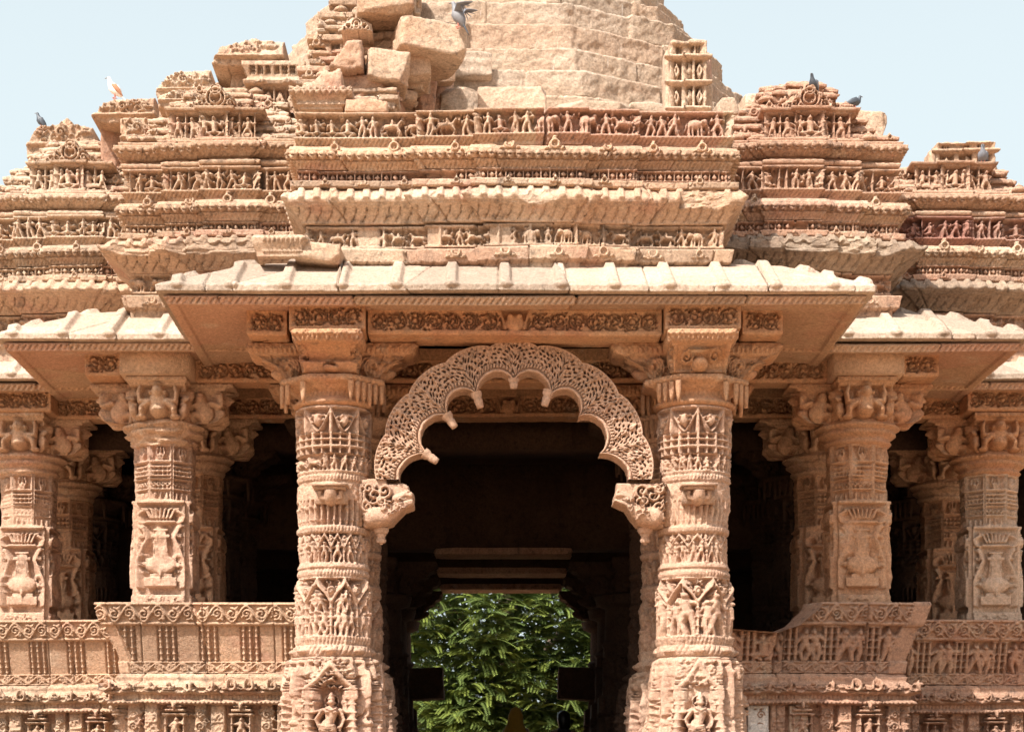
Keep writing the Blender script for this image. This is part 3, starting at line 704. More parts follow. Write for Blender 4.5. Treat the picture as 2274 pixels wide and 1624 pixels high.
def main_shaft(x, y, seed, cres=0.007):
    rng = np.random.RandomState(seed)
    z = zc
    rows = [(FLOOR-0.02, 0.52, RED), (z(1700), 0.50, RED), (z(1620), 0.45, RED), (z(1560), 0.44, RED), (z(1500), 0.425, RED), (z(1462), 0.40, RED), (z(1456), 0.36, CIRC),
            (z(1452), 0.385, CIRC), (z(1443), 0.40, CIRC), (z(1433), 0.385, CIRC), (z(1430), 0.35, OCT),
            (z(1424), 0.36, OCT), (z(1412), 0.37, OCT), (z(1410), 0.355, OCT), (z(1300), 0.35, OCT), (z(1290), 0.33, OCT), (z(1277), 0.325, CIRC), (z(1274), 0.345, CIRC), (z(1268), 0.35, CIRC), (z(1260), 0.335, CIRC),
            (z(1256), 0.35, CIRC), (z(1250), 0.345, CIRC), (z(1248), 0.335, CIRC), (z(1180), 0.33, CIRC), (z(1176), 0.35, CIRC), (z(1168), 0.355, CIRC), (z(1164), 0.335, CIRC), (z(1100), 0.335, CIRC),
            (z(1066), 0.325, CIRC), (z(1062), 0.345, CIRC), (z(1054), 0.35, CIRC), (z(1048), 0.33, CIRC), (z(1045), 0.345, CIRC), (z(1035), 0.35, CIRC), (z(960), 0.352, CIRC), (z(900), 0.36, CIRC), (z(897), 0.33, CIRC), (z(894), 0.33, CIRC)]
    L = Lathe(x, y, rows, 0.36, cres); c = L.cv; W = L.C; q = lambda py: z(py)-L.z0
    # top drum: garlands, grid, figures
    c.box(0, W, q(958), q(905), -0.045)
    for k in range(8):
        xx = (k+0.5)*W/8
        for g in (-1, 1): c.spiral(xx+g*0.055, q(928), 0.042, 1.1, 0, g, 0.016, 0.045, -0.045)
        c.ell(xx, q(930), 0.05, 0.07, 0.06, -0.045); c.ell(xx-0.03, q(922), 0.018, 0.02, 0.07, -0.045); c.ell(xx+0.03, q(922), 0.018, 0.02, 0.07, -0.045)
        c.cap(k*W/8, q(905), k*W/8, q(975), 0.02, 0.03, 0.055, -0.045); c.ell(k*W/8, q(972), 0.035, 0.05, 0.06, -0.04)
        c.line([(k*W/8, q(908)), (xx-0.05, q(945)), (xx, q(958)), (xx+0.05, q(945)), ((k+1)*W/8, q(908))], 0.012, 0.012, 0.05, -0.045)
    c.box(0, W, q(1003), q(958), -0.04)
    for k in range(24): c.box(k*W/24-0.012, k*W/24+0.012, q(1003), q(958), 0.0 if k % 2 else 0.006)
    c.box(0, W, q(976), q(970), 0.006); c.box(0, W, q(991), q(986), 0.006); c.box(0, W, q(963), q(959), 0.006)
    for k in range(60): c.ell((k+.5)*W/60, q(981), 0.016, 0.010, 0.03, -0.035)
    frieze(c, 0, W, q(1043), q(1005), rng, -0.04, 0.045, 'ffsb', 0.11, 0.006)
    # hanging leaf band
    c.box(0, W, q(1162), q(1108), -0.03)
    for k in range(34):
        xx = (k+0.5)*W/34
        c.line([(xx, q(1110)), (xx+rng.uniform(-.01,.01), q(1135)), (xx, q(1160))], 0.022, 0.012, 0.04, -0.03)
        c.spiral(xx, q(1125), 0.018, 0.9, rng.uniform(0,6), 1, 0.007, 0.03, -0.01); c.ell(xx, q(1152), 0.02, 0.014, 0.04, -0.025)
    for k in range(4):
        xx = k*W/4; c.box(xx-0.12, xx+0.12, q(1110), q(1070), 0.012, 'max')
    c.ring(0, 0, .01, .01, 0)
    # arcade of small figures
    def arcade(ya, yb, n, sub, hf):
        c.box(0, W, q(ya), q(yb), -0.05)
        for k in range(n):
            xx = (k+0.5)*W/n; pilaster(c, k*W/n, q(ya), q(yb)-0.07, 0.012, -0.05, 0.05)
            for j in range(sub):
                figure(c, xx+(j-(sub-1)/2)*W/n*0.42, q(ya)+0.008, hf, rng, -0.05, 0.055)
            top = q(yb)-0.055; hw = W/n/2
            c.line([(xx-hw, top-0.08), (xx-hw*.6, top-0.02), (xx, top+0.045), (xx+hw*.6, top-0.02), (xx+hw, top-0.08)], 0.014, 0.014, 0.055, -0.045)
            c.spiral(xx-hw, top+0.0, 0.03, 1.1, 0, 1, 0.009, 0.045, -0.04); c.spiral(xx+hw*0.98, top+0.01, 0.026, 1.1, 2, -1, 0.009, 0.045, -0.04)
        foliage_leaf(c, 0, W, q(yb)-0.075, q(yb)-0.005, rng, 90, -0.045, 0.045, 0.008, 0.025)
        c.box(0, W, q(ya)-0.008, q(ya), 0.008); c.box(0, W, q(yb), q(yb)+0.010, 0.006)
    nb = 8 if seed != 23 else 7
    arcade(1246, 1182, 16 if seed != 23 else 11, 1 if seed != 23 else 2, 0.19)
    # large figure band under bell arches
    c.box(0, W, q(1408), q(1284), -0.055)
    for k in range(nb):
        hw = W/nb/2; xa = (k+(0.5 if nb == 7 else 0))*W/nb
        pilaster(c, xa, q(1408), q(1330), 0.022, -0.055, 0.06); pilaster(c, xa+0.035, q(1408), q(1335), 0.010, -0.055, 0.045)
        for (dx, dy, hh) in (((-0.075, 0, .33), (0.06, 0, .40), (0.02, .3, .12)) if nb == 7 else ((-0.075, 0, .22), (0.0, 0.0, .23), (0.075, 0, .22), (-0.05, .2, .18), (0.05, .2, .18), (0, .27, .15))):
            figure(c, xa+hw+dx*0.9, q(1408)+0.006+dy, hh, rng, -0.055, 0.065)
        cx = xa+hw
        c.line([(xa, q(1335)), (cx-hw*.6, q(1315)), (cx-hw*.2, q(1300)), (cx, q(1286)), (cx+hw*.2, q(1300)), (cx+hw*.6, q(1315)), (xa+2*hw, q(1335))], 0.02, 0.02, 0.065, -0.05)
        c.ell(xa, q(1310), 0.05, 0.06, 0.05, -0.045); c.spiral(xa, q(1310), 0.04, 1.2, 0, 1, 0.01, 0.06, -0.04)
    foliage_leaf(c, 0, W, q(1312), q(1284), rng, 130, -0.045, 0.05, 0.009, 0.03)
    strokes(c, 0, W, q(1452), q(1434), 0.05, -0.018, 0.5)
    for (a_, b_) in ((1429, 1412), (1274, 1260), (1176, 1166), (1062, 1050)): strokes(c, 0, W, q(a_), q(b_), 0.035, -0.014, 0.2, 0.007)
    foliage_leaf(c, 0, W, q(1105), q(1068), rng, 70, -0.004, 0.014, 0.008, 0.03)
    for k in range(8): c.ell(k*W/8, q(1443), 0.06, 0.03, 0.03)
    # base: deity niches on the four faces between shrine pilasters
    c.box(0, W, FLOOR-L.z0+0.2, q(1462), -0.03)
    c.box(0, W, q(1500), q(1463), 0.0)
    for k in range(40): c.box((k+.2)*W/40, (k+.7)*W/40, q(1478), q(1472), -0.03)
    zf, zt = FLOOR-L.z0+0.25, q(1462)
    for k in range(4):
        xx = (k+0.5)*W/4+W/8 if False else k*W/4+W/4*0.0
        for xx_ in ((xx+W/4*0.0),):
            c.box(xx_-0.13, xx_+0.13, q(1690), q(1520), -0.07)
            deity(c, xx_ % W, q(1690), 0.66, rng, -0.06, 0.12)
            for g in (-1, 1):
                pilaster(c, xx_+g*0.155, q(1700), q(1530), 0.03, -0.04, 0.075)
                c.box(xx_+g*0.155-0.05, xx_+g*0.155+0.05, q(1553), q(1532), 0.035, 'max')
                for j in range(4): c.box(xx_+g*0.155-0.055+0.01*j, xx_+g*0.155+0.055-0.01*j, q(1530)+j*0.025, q(1530)+j*0.025+0.014, 0.045-0.006*j, 'max')
                amalaka(c, xx_+g*0.155, q(1502), 0.045, 0.05, -0.01)
                figure(c, xx_+g*0.25, q(1690), 0.40, rng, -0.04, 0.07); figure(c, xx_+g*0.25, q(1590), 0.20, rng, -0.04, 0.06)
            c.line([(xx_-0.17, q(1530)), (xx_-0.09, q(1508)), (xx_, q(1470)), (xx_+0.09, q(1508)), (xx_+0.17, q(1530))], 0.022, 0.022, 0.06, -0.01)
            foliage_leaf(c, max(0, xx_-0.15), min(W, xx_+0.15), q(1528), q(1462), rng, 60, -0.01, 0.05, 0.010, 0.03)
    for k in range(4):
        xx = k*W/4+W/8
        for j in range(5):
            c.box(xx-0.09, xx+0.09, q(1690)+j*0.17, q(1690)+j*0.17+0.02, 0.02, 'max')
        figure(c, xx-0.04, q(1680), 0.2, rng, -0.03, 0.06); figure(c, xx+0.05, q(1640), 0.2, rng, -0.03, 0.06)
        figure(c, xx, q(1585), 0.2, rng, -0.03, 0.06); c.cap(xx, q(1540), xx, q(1490), 0.045, 0.02, 0.06, -0.01); 
        for j in range(3): c.ring(xx, q(1530)+j*0.05, 0.035-.008*j, 0.008, 0.02, 0.02)
    c.rough(0.006, 26, seed)
    Y, X = np.mgrid[0:c.ny, 0:c.nx]*c.res
    worn = np.clip(fbm2(X, Y, 2.2, seed+3)*5-(0.6 if seed != 23 else 0.15), 0, 0.6 if seed != 23 else 0.75)        # patches where the carving has weathered away
    c.a = c.a*(1-worn)-0.012*worn
    return L

def main_capital(x, y, seed):
    rng = np.random.RandomState(seed); z = zc
    rows = [(z(899), 0.31, CIRC), (z(896), 0.37, CIRC), (z(890), 0.395, CIRC), (z(884), 0.37, CIRC), (z(878), 0.335, CIRC), (z(868), 0.34, CIRC), (z(862), 0.37, OCT), (z(856), 0.40, OCT), (z(853), 0.41, OCT),
            (z(850), 0.475, OCT), (z(838), 0.485, OCT), (z(834), 0.44, OCT), (z(831), 0.40, OCT)]
    L = Lathe(x, y, rows, 0.45, 0.008); c = L.cv; W = L.C; q = lambda py: z(py)-L.z0
    teeth(c, 0, W, q(842), 0.03, 0.05, 0.02)
    strokes(c, 0, W, q(877), q(864), 0.06, -0.01)
    b = Buf(); L.mesh(b, 0.011, seed=seed)
    for k in range(40):       # hanging leaves round the rim
        a = 2*pi*(k+0.5)/40
        if abs(((a+pi/4) % (pi/2))-pi/4) < radians(15): continue
        if rng.rand() < 0.12: continue
        r = 0.475/cos(((a+pi/8) % (pi/4))-pi/8); px_, py_ = x+r*cos(a), y+r*sin(a); dl = 0.17+0.05*rng.rand(); t = np.array([-sin(a), cos(a)])*0.020; n_ = np.array([cos(a), sin(a)])*0.018
        zt = z(851); V = []
        for zz, f in ((zt, 1.2), (zt-dl*0.35, 1.25), (zt-dl*0.7, 0.75), (zt-dl, 0.1)):
            for sx, sn in ((-1, 1), (1, 1), (1, -1), (-1, -1)):
                V.append((px_+t[0]*sx*f+n_[0]*sn, py_+t[1]*sx*f+n_[1]*sn, zz))
        Q = []
        for j in range(3):
            for i in range(4): Q.append((j*4+i, j*4+(i+1) % 4, (j+1)*4+(i+1) % 4, (j+1)*4+i))
        Q.append((12, 13, 14, 15)); b.raw(V, Q)
    return b
def corbel(width, length, z0, z1, kind, seed, cres=0.008, worn=0.0):
    """bracket arm: curved underside, band of teeth on top, scroll on the cheeks, dwarf or leaf on the front"""
    rng = np.random.RandomState(seed); H = z1-z0
    def l(z):
        t = (z-z0)/H
        if kind == 'figure': return length*(0.66+0.12*min(t/0.2, 1)+(0.12 if t > 0.82 else 0)+(0.10 if t > 0.90 else 0))
        return length*(0.55+0.12*sin(min(t/0.45, 1)*pi/2)+(0.20*max(0, (t-0.35)/0.25) if t < 0.6 else 0.20)+(0.09 if t > 0.68 else 0)+(0.04 if t > 0.86 else 0))
    def w(z):
        t = (z-z0)/H; return width/2*(0.80+0.10*min(1, t/0.6)+(0.06 if t > 0.68 else 0)+(0.04 if t > 0.86 else 0))
    U = UBox(w, l, z0, z1, cres); c = U.cv; f0, f1 = U.front(); W = c.w
    if kind == 'figure': teeth(c, 0, W, H*0.95, 0.03, 0.04, 0.012)
    else: teeth(c, 0, W, H*0.84, 0.045, 0.045, 0.025); c.box(0, W, H*0.66, H*0.68, 0.01)
    for k in range(int(W/0.12)): c.spiral((k+0.5)*0.12, H*0.93, 0.022, 1.1, 0, 1 if k % 2 else -1, 0.007, 0.02)
    for (a, b_) in ((0.02, f0-0.02), (f1+0.02, W-0.02)):
        c.box(a, b_, 0.015, H*(0.78 if kind == 'figure' else 0.64), -0.02)
        xm = (a+b_)/2; sg = 1 if a > f0 else -1
        if kind == 'figure':
            xm += -sg*0.08; c.cap(xm, H*0.25, xm+sg*.03, H*.42, 0.10, 0.085, 0.07, -0.02); c.ell(xm+sg*0.05, H*0.62, 0.06, 0.068, 0.09, -0.02)
            c.line([(xm-0.07*sg, H*.50), (xm-.14*sg, H*.40), (xm-0.13*sg, H*0.68)], 0.032, 0.026, 0.07, -0.02); c.line([(xm+0.08*sg, H*.48), (xm+.16*sg, H*.38), (xm+0.15*sg, H*0.66)], 0.032, 0.026, 0.07, -0.02); c.line([(xm, H*.2), (xm+.14*sg, H*.22), (xm+0.13*sg, H*0.04)], 0.045, 0.032, 0.07, -0.02)
        else:
            for rr in (0.46, 0.33, 0.2): c.spiral(xm, H*0.34, H*rr*0.8, 0.9, -1.5, sg, 0.012, 0.04, -0.02)
            c.spiral(xm+sg*0.07, H*0.42, 0.06, 1.5, 0, -sg, 0.012, 0.035, -0.02)
            foliage_leaf(c, a, b_, 0.03, H*0.6, rng, 40, -0.02, 0.035, 0.008, 0.04)
    xm = (f0+f1)/2; fw = (f1-f0)/2
    if kind == 'figure':
        c.box(f0+0.03, f1-0.03, 0.0, H*0.80, -0.03)
        D = 0.115
        c.ell(xm, H*0.22, 0.095, 0.085, D*0.98, -0.03); c.cap(xm, H*0.34, xm, H*0.45, 0.095, 0.10, D*0.80, -0.03)      # belly, chest
        c.ell(xm, H*0.665, 0.070, 0.080, D*1.25, -0.03); c.ell(xm, H*0.79, 0.065, 0.035, D*0.9, -0.03)   # head, hair
        for g in (-1, 1):
            c.ell(xm+g*0.080, H*0.64, 0.020, 0.032, D*0.8, -0.03)
            c.line([(xm+g*0.10, H*0.44), (xm+g*0.185, H*0.42), (xm+g*0.195, H*0.66), (xm+g*0.18, H*0.76)], 0.032, 0.028, D*0.75, -0.03)
            c.line([(xm+g*0.09, H*0.40), (xm+g*0.165, H*0.27), (xm+g*0.17, H*0.06)], 0.040, 0.034, D*0.85, -0.03)
            c.ell(xm+g*0.17, H*0.05, 0.055, 0.03, D*0.9, -0.03)
            c.ell(xm+g*0.026, H*0.70, 0.014, 0.010, -0.012, D*1.22-0.03, hole=True)
        c.ell(xm, H*0.66, 0.012, 0.022, 0.018, D*1.20-0.03); c.cap(xm-.02, H*.595, xm+.02, H*.595, .008, .008, -.010, D*1.2-.03, hole=True)
    elif kind == 'broken':
        c.box(f0+0.04, f1-0.04, H*0.28, H*0.64, -0.035); Y, X = np.mgrid[0:c.ny, 0:c.nx]*c.res
        m = (X > f0) & (X < f1); c.a[m] += (0.05*fbm2(X, Y, 6, seed, 4))[m]; c.ell(xm, H*0.12, 0.06, 0.05, -0.09, 0.0, hole=True); c.cap(xm-.03, H*.1, xm+.06, H*.07, .03, .03, 0.05)
    else:
        c.box(f0+0.04, f1-0.04, 0.02, H*0.64, -0.02)
        c.ell(xm, H*0.18, 0.08, 0.07, 0.10, -0.02)
        for g in (-1, 1):
            c.spiral(xm+g*0.13, H*0.38, 0.06, 1.4, 0, g, 0.013, 0.045, -0.02); c.box(xm+g*fw*0.8-0.02, xm+g*fw*0.8+0.02, 0.02, H*0.62, 0.0)
        c.box(xm-0.13, xm+0.13, H*0.5, H*0.54, 0.03, 'max')
    c.rough(0.004+worn, 20, seed)
    return U

def column_main(x, y, seed, label=None, res=0.0085, front_kind='leaf', simple_=False):
    e = part('column', (x, y, FLOOR), None, label)
    b = Buf(); L = main_shaft(x, y, seed); L.mesh(b, res, 0.004, seed); under(b, 'shaft', 'col', e)
    under(main_capital(x, y, seed), 'capital', 'beam' if not simple_ else 'col', e)
    zb, zt = zc(832), 6.06
    for k, (rz, wd, ln) in enumerate(((0, 0.62, 0.80), (-pi/2, 0.50, 0.80), (pi/2, 0.50, 0.80), (pi, 0.5, 0.7))):
        U = corbel(wd, ln, zb, zt, (front_kind if k == 0 else 'leaf'), seed*7+k); b = Buf(); U.mesh(b, (x, y, 0), rz, 0.011 if k < 3 else 0.03, seed=seed+k)
        under(b, 'bracket', 'beam', e, 'broken front bracket with its carving worn away' if (front_kind == 'broken' and k == 0) else None)
    # little shelf bracket on the front of the shaft
    if not simple_:
        b = Buf(); zz = zc(1118); 
        b.box(x-0.15, x+0.16, y-0.36, y-0.2, zz, zc(1085)); 
        b.box(x-0.17, x+0.17, y-0.50, y-0.2, zc(1083), zc(1077)); b.box(x-0.145, x+0.145, y-0.47, y-0.2, zc(1089), zc(1083)-0.001)
        blob_loft(b, [(x, y-0.30, zc(1114)), (x, y-0.38, zc(1108)), (x, y-0.43, zc(1098)), (x, y-0.44, zc(1089))], [0.04, 0.065, 0.06, 0.05], 14)
        for g in (-1, 1): blob_loft(b, [(x+g*0.03, y-0.40, zc(1108)), (x+g*0.10, y-0.40, zc(1104)), (x+g*0.10, y-0.42, zc(1092))], [0.03, 0.03, 0.022], 10)
        under(b, 'shelf_bracket', 'col', e)
    return e
XL, XR = XC-1.74, XC+1.74
colL = column_main(XL, Y0, 11, 'front left porch column, its front bracket worn smooth', front_kind='broken')
colR = column_main(XR, Y0, 23, 'front right porch column, pale and heavily weathered', front_kind='leaf')
inner = column_main(XL+0.02, Y0+ST, 31, None, res=0.014, simple_=True)
for (x, k) in [(XR-0.02, 1), (XL, 2), (XR, 2)]: tree_copy(inner, (x-(XL+0.02), (k-1)*ST, 0), 'hall_shade' if k == 2 else None)  # third-row copies carry the interior shade in a darker stone

def pot(c, xm, y0, y1, w, b, d, rng):
    """vase of plenty in its square panel"""
    H = y1-y0
    c.box(xm-w/2+0.02, xm+w/2-0.02, y0+H*0.02, y1-H*0.02, b)
    c.box(xm-w*0.33, xm+w*0.33, y0+H*0.10, y0+H*0.21, b+d*0.9, 'max'); c.box(xm-w*0.25, xm+w*0.25, y0+H*0.20, y0+H*0.24, b+d*0.7, 'max')
    c.ell(xm, y0+H*0.34, w*0.36, H*0.115, d*1.25, b); 
    for k in range(-7, 8): c.line([(xm+k*w*0.045, y0+H*0.42), (xm+k*w*0.055, y0+H*0.25)], 0.0045, 0.0045, d*0.75, b, hole=False)
    c.tri(xm, w*0.1, y0+H*0.36, y0+H*0.2, d*1.3, b)
    c.cap(xm, y0+H*0.45, xm, y0+H*0.66, w*0.22, w*0.13, d*0.9, b)
    for k in range(-3, 4): c.line([(xm+k*w*0.035, y0+H*0.68), (xm+k*w*0.05, y0+H*0.48)], 0.010, 0.008, d*1.1, b)
    c.box(xm-w*0.20, xm+w*0.20, y0+H*0.62, y0+H*0.66, b+d*1.0, 'max'); c.box(xm-w*0.17, xm+w*0.17, y0+H*0.69, y0+H*0.72, b+d*1.0, 'max')
    c.cap(xm-w*0.28, y0+H*0.79, xm+w*0.28, y0+H*0.79, H*0.022, H*0.022, d*1.2, b)
    for k in range(-3, 4): c.line([(xm+k*w*0.07, y0+H*0.83), (xm+k*w*0.095, y0+H*0.92), (xm+k*w*0.12, y0+H*0.93)], w*0.04, w*0.025, d*1.1, b)
    for g in (-1, 1):
        c.line([(xm+g*w*0.34, y0+H*0.90), (xm+g*w*0.43, y0+H*0.86), (xm+g*w*0.40, y0+H*0.79), (xm+g*w*0.34, y0+H*0.78)], w*0.045, w*0.04, d*1.2, b)
        c.line([(xm+g*w*0.36, y0+H*0.74), (xm+g*w*0.28, y0+H*0.62), (xm+g*w*0.36, y0+H*0.50), (xm+g*w*0.44, y0+H*0.36), (xm+g*w*0.42, y0+H*0.10)], w*0.05, w*0.035, d*1.1, b)
        for t in range(5): c.spiral(xm+g*w*0.38, y0+H*(0.74-0.10*t), w*0.055, 1.3, t, g, 0.009, d*1.1, b)
        c.box(xm+g*w*0.47-0.012, xm+g*w*0.47+0.012, y0, y1, 0.0, 'max')
def zd(py): return PZ(py, 20.68)
def dwarf_shaft(x, y, seed, worn=0.0):
    rng = np.random.RandomState(seed); z = zd
    rows = [(3.2, 0.315, SQ), (z(1112), 0.315, SQ), (z(1108), 0.30, OCT), (z(1062), 0.302, OCT), (z(1061), 0.308, OCT), (z(1025), 0.305, OCT), (z(1023), 0.312, OCT), (z(986), 0.315, OCT), (z(982), 0.29, CIRC)]
    L = Lathe(x, y, rows, 0.31, 0.007); c = L.cv; W = L.C; q = lambda py: z(py)-L.z0
    fw = W/8
    for k in range(8):
        xx = (k+0.0)*fw
        for s in (0, 1):
            xm = xx+s*W if k == 0 else xx
            a, b_ = xm-fw*0.42, xm+fw*0.42
            c.box(a, b_, q(1020), q(990), -0.03)
            for g in (-1, 0, 1): c.line([(xm+g*0.02, q(1017)), (xm+g*0.045, q(1005)), (xm+g*0.03, q(993))], 0.014, 0.010, 0.035, -0.03)
            c.ell(xm, q(1009), 0.03, 0.03, 0.04, -0.03)
            c.box(a, b_, q(1060), q(1027), -0.028)
            for jj in (1033, 1043.5, 1054): c.box(a, b_, q(jj)-0.012, q(jj)+0.010, 0.0)
            for jj in range(2):
                for ii in range(4): c.tri(a+(ii+.5)*(b_-a)/4, 0.016, q(1036+jj*11), q(1042+jj*11), 0.02, -0.02)
            c.box(a, b_, q(1082), q(1064), -0.025)
            for ii in range(4): c.ring(a+(ii+.5)*(b_-a)/4, q(1073), 0.017, 0.008, 0.024, -0.025); c.ell(a+(ii+.5)*(b_-a)/4, q(1078), 0.012, 0.02, 0.02, -0.02)
            c.box(a, b_, q(1106), q(1086), -0.025)
            for ii in range(3): c.cap(a+(ii+.5)*(b_-a)/3, q(1104), a+(ii+.5)*(b_-a)/3, q(1092), 0.02, 0.008, 0.03, -0.025)
        c.box(xx+fw/2-0.006, xx+fw/2+0.006, q(1108), q(986), -0.012, 'min')
    # the square part: a vase on every face
    for k in (0, 1, 2, 3, 4):
        pot(c, k*W/4, q(1345)+0.10, q(1114), W/4*0.98, -0.04, 0.05, rng)
    for k in range(5): foliage_leaf(c, max(0, k*W/4-0.15), min(W, k*W/4+0.15), q(1345)+0.0, q(1345)+0.09, rng, 40, -0.01, 0.03, 0.008, 0.03)
    c.rough(0.005, 26, seed)
    Y, X = np.mgrid[0:c.ny, 0:c.nx]*c.res
    if worn: 
        m = np.clip(fbm2(X, Y, 2.5, seed+3)*6+worn-0.8, 0, 0.85); c.a = c.a*(1-m)-0.01*m
    return L
def dwarf_ring(x, y, seed, ragged=0.0):
    z = zd; rows = [(z(988), 0.30, CIRC), (z(984), 0.335, CIRC), (z(978), 0.36, CIRC), (z(974), 0.345, CIRC), (z(970), 0.335, CIRC), (z(966), 0.37, CIRC), (z(960), 0.405, CIRC), (z(955), 0.40, CIRC), (z(951), 0.385, CIRC), (z(948), 0.43, CIRC), (z(941), 0.435, CIRC), (z(937), 0.41, CIRC), (z(932), 0.39, CIRC)]
    L = Lathe(x, y, rows, 0.41, 0.007); c = L.cv; W = L.C; q = lambda py: z(py)-L.z0
    strokes(c, 0, W, q(964), q(952), 0.028, -0.010, 0.0, 0.006); teeth(c, 0, W, q(943), 0.022, 0.045, 0.014, 0.0, False)
    if ragged:
        Y, X = np.mgrid[0:c.ny, 0:c.nx]*c.res; c.a += ragged*fbm2(X*0.8, Y*3.5, 7, seed, 4)*2
    b = Buf(); L.mesh(b, 0.010, seed=seed); return b
def column_dwarf(x, y, seed, label=None, res=0.009, mat='col', ragged=0.02, worn=0.5, front='figure', capmat='plain'):
    e = part('dwarf_column', (x, y, 3.2), None, label)
    b = Buf(); dwarf_shaft(x, y, seed, worn).mesh(b, res, 0.003, seed); under(b, 'shaft', mat, e)
    under(dwarf_ring(x, y, seed, ragged), 'capital', capmat, e)
    for k, (rz, wd, ln) in enumerate(((0, 0.60, 0.60), (-pi/2, 0.46, 0.74), (pi/2, 0.46, 0.74), (pi, 0.46, 0.6))):
        U = corbel(wd, ln, zd(935), 6.075, 'figure', seed*7+k); b = Buf(); U.mesh(b, (x, y, 0), rz, 0.010 if k < 3 else 0.03, seed=seed+k)
        under(b, 'bracket', capmat, e)
    return e
D1, D2, D3 = 3.66, 5.53, 7.4
dL1 = column_dwarf(XC-D1, Y0+ST, 41, 'dwarf column on the left balcony wall with a split ring capital', ragged=0.045)
dR1 = column_dwarf(XC+D1, Y0+ST, 47, 'dwarf column behind the broken right balcony wall, a vase carved on its face', mat='amber', ragged=0.0, worn=0.45, capmat='beam')
dL2 = column_dwarf(XC-D2, Y0+2*ST, 53, 'dwarf column at the far left edge', ragged=0.01)
dR2 = column_dwarf(XC+D2, Y0+2*ST, 59, 'dwarf column at the far right edge with a new pale shaft', mat='pale', ragged=0.004, worn=-1, capmat='beam')
dI = column_dwarf(XC-D1+0.05, Y0+2*ST, 61, None, res=0.014, worn=0.3, mat='amber')
for (x, y) in ((XC+D1-0.05, Y0+2*ST), (XC-D2+0.05, Y0+3*ST), (XC+D2-0.05, Y0+3*ST), (XC-D3, Y0+3*ST), (XC+D3, Y0+3*ST)): tree_copy(dI, (x-(XC-D1+0.05), y-(Y0+2*ST), 0))
# hidden half of the hall: plainer copies, the dark put into their stone colour
for (x, k) in [(XC-D1, 3), (XC+D1, 3), (XC-D1, 4), (XC+D1, 4), (XC-D2, 4), (XC+D2, 4)]: tree_copy(inner, (x-(XL+0.02), (k-1)*ST, 0), 'hall_shade')
# rear columns stand under lower beams
rear = part('rear_column', (XL, 28.0, FLOOR))
def rear_col(x, y):
    b = Buf(); rng = np.random.RandomState(5)
    rows = [(FLOOR-.02, .42, RED), (3.2, .40, RED), (3.25, .34, OCT), (3.9, .32, OCT), (3.95, .36, CIRC), (4.0, .31, CIRC), (4.45, .30, CIRC), (4.5, .42, CIRC), (4.62, .45, CIRC), (4.66, .3, CIRC)]
    L = Lathe(x, y, rows, .34, 0.012); frieze(L.cv, 0, L.C, 0.9, 1.5, rng, -.04, .045, 'ffp', .15); frieze(L.cv, 0, L.C, 1.8, 2.3, rng, -.04, .045, 'ffp', .13); L.mesh(b, .02)
    under(b, 'shaft', 'hall_shade', rear)
    for k, (rz, wd, ln) in enumerate(((0, .5, .7), (-pi/2, .45, .8), (pi/2, .45, .8))):
        b = Buf(); corbel(wd, ln, 4.66, 5.1, 'leaf', 3+k).mesh(b, (x, y, 0), rz, .02); under(b, 'bracket', 'hall_shade', rear)
rear_col(XL, 28.0)
for (x, y) in ((XR, 28.0), (XL, 29.85), (XR, 29.85), (XL, 31.7), (XR, 31.7)): tree_copy(rear, (x-XL, y-28.0, 0))
for g, x in ((-1, XL), (1, XR)):
    b = Buf(); rock(b, (x-g*0.52, 31.7, PZ(1518, 31.7)), (0.62, 0.45, 0.50), 3+g, (0, 0.05*g, 0), 0.03, 0.03)
    under(b, 'bracket_stub', 'hall_shade', temple, 'dark broken bracket stub jutting from the rear %s column' % ('left' if g < 0 else 'right'))
# ------------------------------------------------------------------ upper mouldings: one section, stepped back from porch to wings
def zu(py): return PZ(py, 18.8)
YF = [18.90, 20.60, 22.30]; HF = [2.0, 3.95, 5.88]
def unit_path(k, side):
    if k == 0:
        h, y = HF[0], YF[0]
        return [(XC-h, y+1.9), (XC-h, y), (XC-0.85, y), (XC-0.85, y-0.05), (XC-0.30, y-0.05), (XC-0.30, y-0.10), (XC+0.62, y-0.10), (XC+0.62, y-0.05), (XC+1.1, y-0.05), (XC+1.1, y), (XC+h, y), (XC+h, y+1.9)]
    h, hi, y = HF[k], HF[k-1]+0.0, YF[k]
    a, b = h-0.42, hi+0.30
    L = [(-h, y+1.9), (-h, y), (-a, y), (-a, y-0.07), (-(a+b)/2-0.22, y-0.07), (-(a+b)/2-0.22, y-0.12), (-(a+b)/2+0.25, y-0.12), (-(a+b)/2+0.25, y-0.07), (-b, y-0.07), (-b, y), (-hi+0.02, y)]
    if side < 0: return [(XC+x, yy) for x, yy in L]
    return [(XC-x, yy) for x, yy in L[::-1]]
def kudus(c, T, z, S, step, size, rng, d=0.06):
    n = max(1, int(S/step))
    for k in range(n):
        if rng.rand() < 0.9: kudu(c, (k+0.5)*S/n+rng.uniform(-.03,.03), z, size*rng.uniform(.85, 1.1), d)
UNITS = [(0, 0, 'porch'), (1, -1, 'left wing'), (1, 1, 'right wing'), (2, -1, 'far left'), (2, 1, 'far right')]
def band(sec, name, mat, path, prof, paint, label=None, res=0.0105, **kw):
    S = Sweep(path, [(o, zu(py)) if py > 20 else (o, py) for (py, o) in prof], 0.008)
    S.py = lambda py: float(np.interp(zu(py) if py > 20 else py, S.prof[:,1], S.T)) 
    kp = kw.pop('plates', None)
    paint(S, S.cv, S.L[-1])
    b = Buf(); S.mesh(b, res, **kw)
    if kp: kudu_plates(b, path, *kp)
    return under(b, name, mat, sec, label)
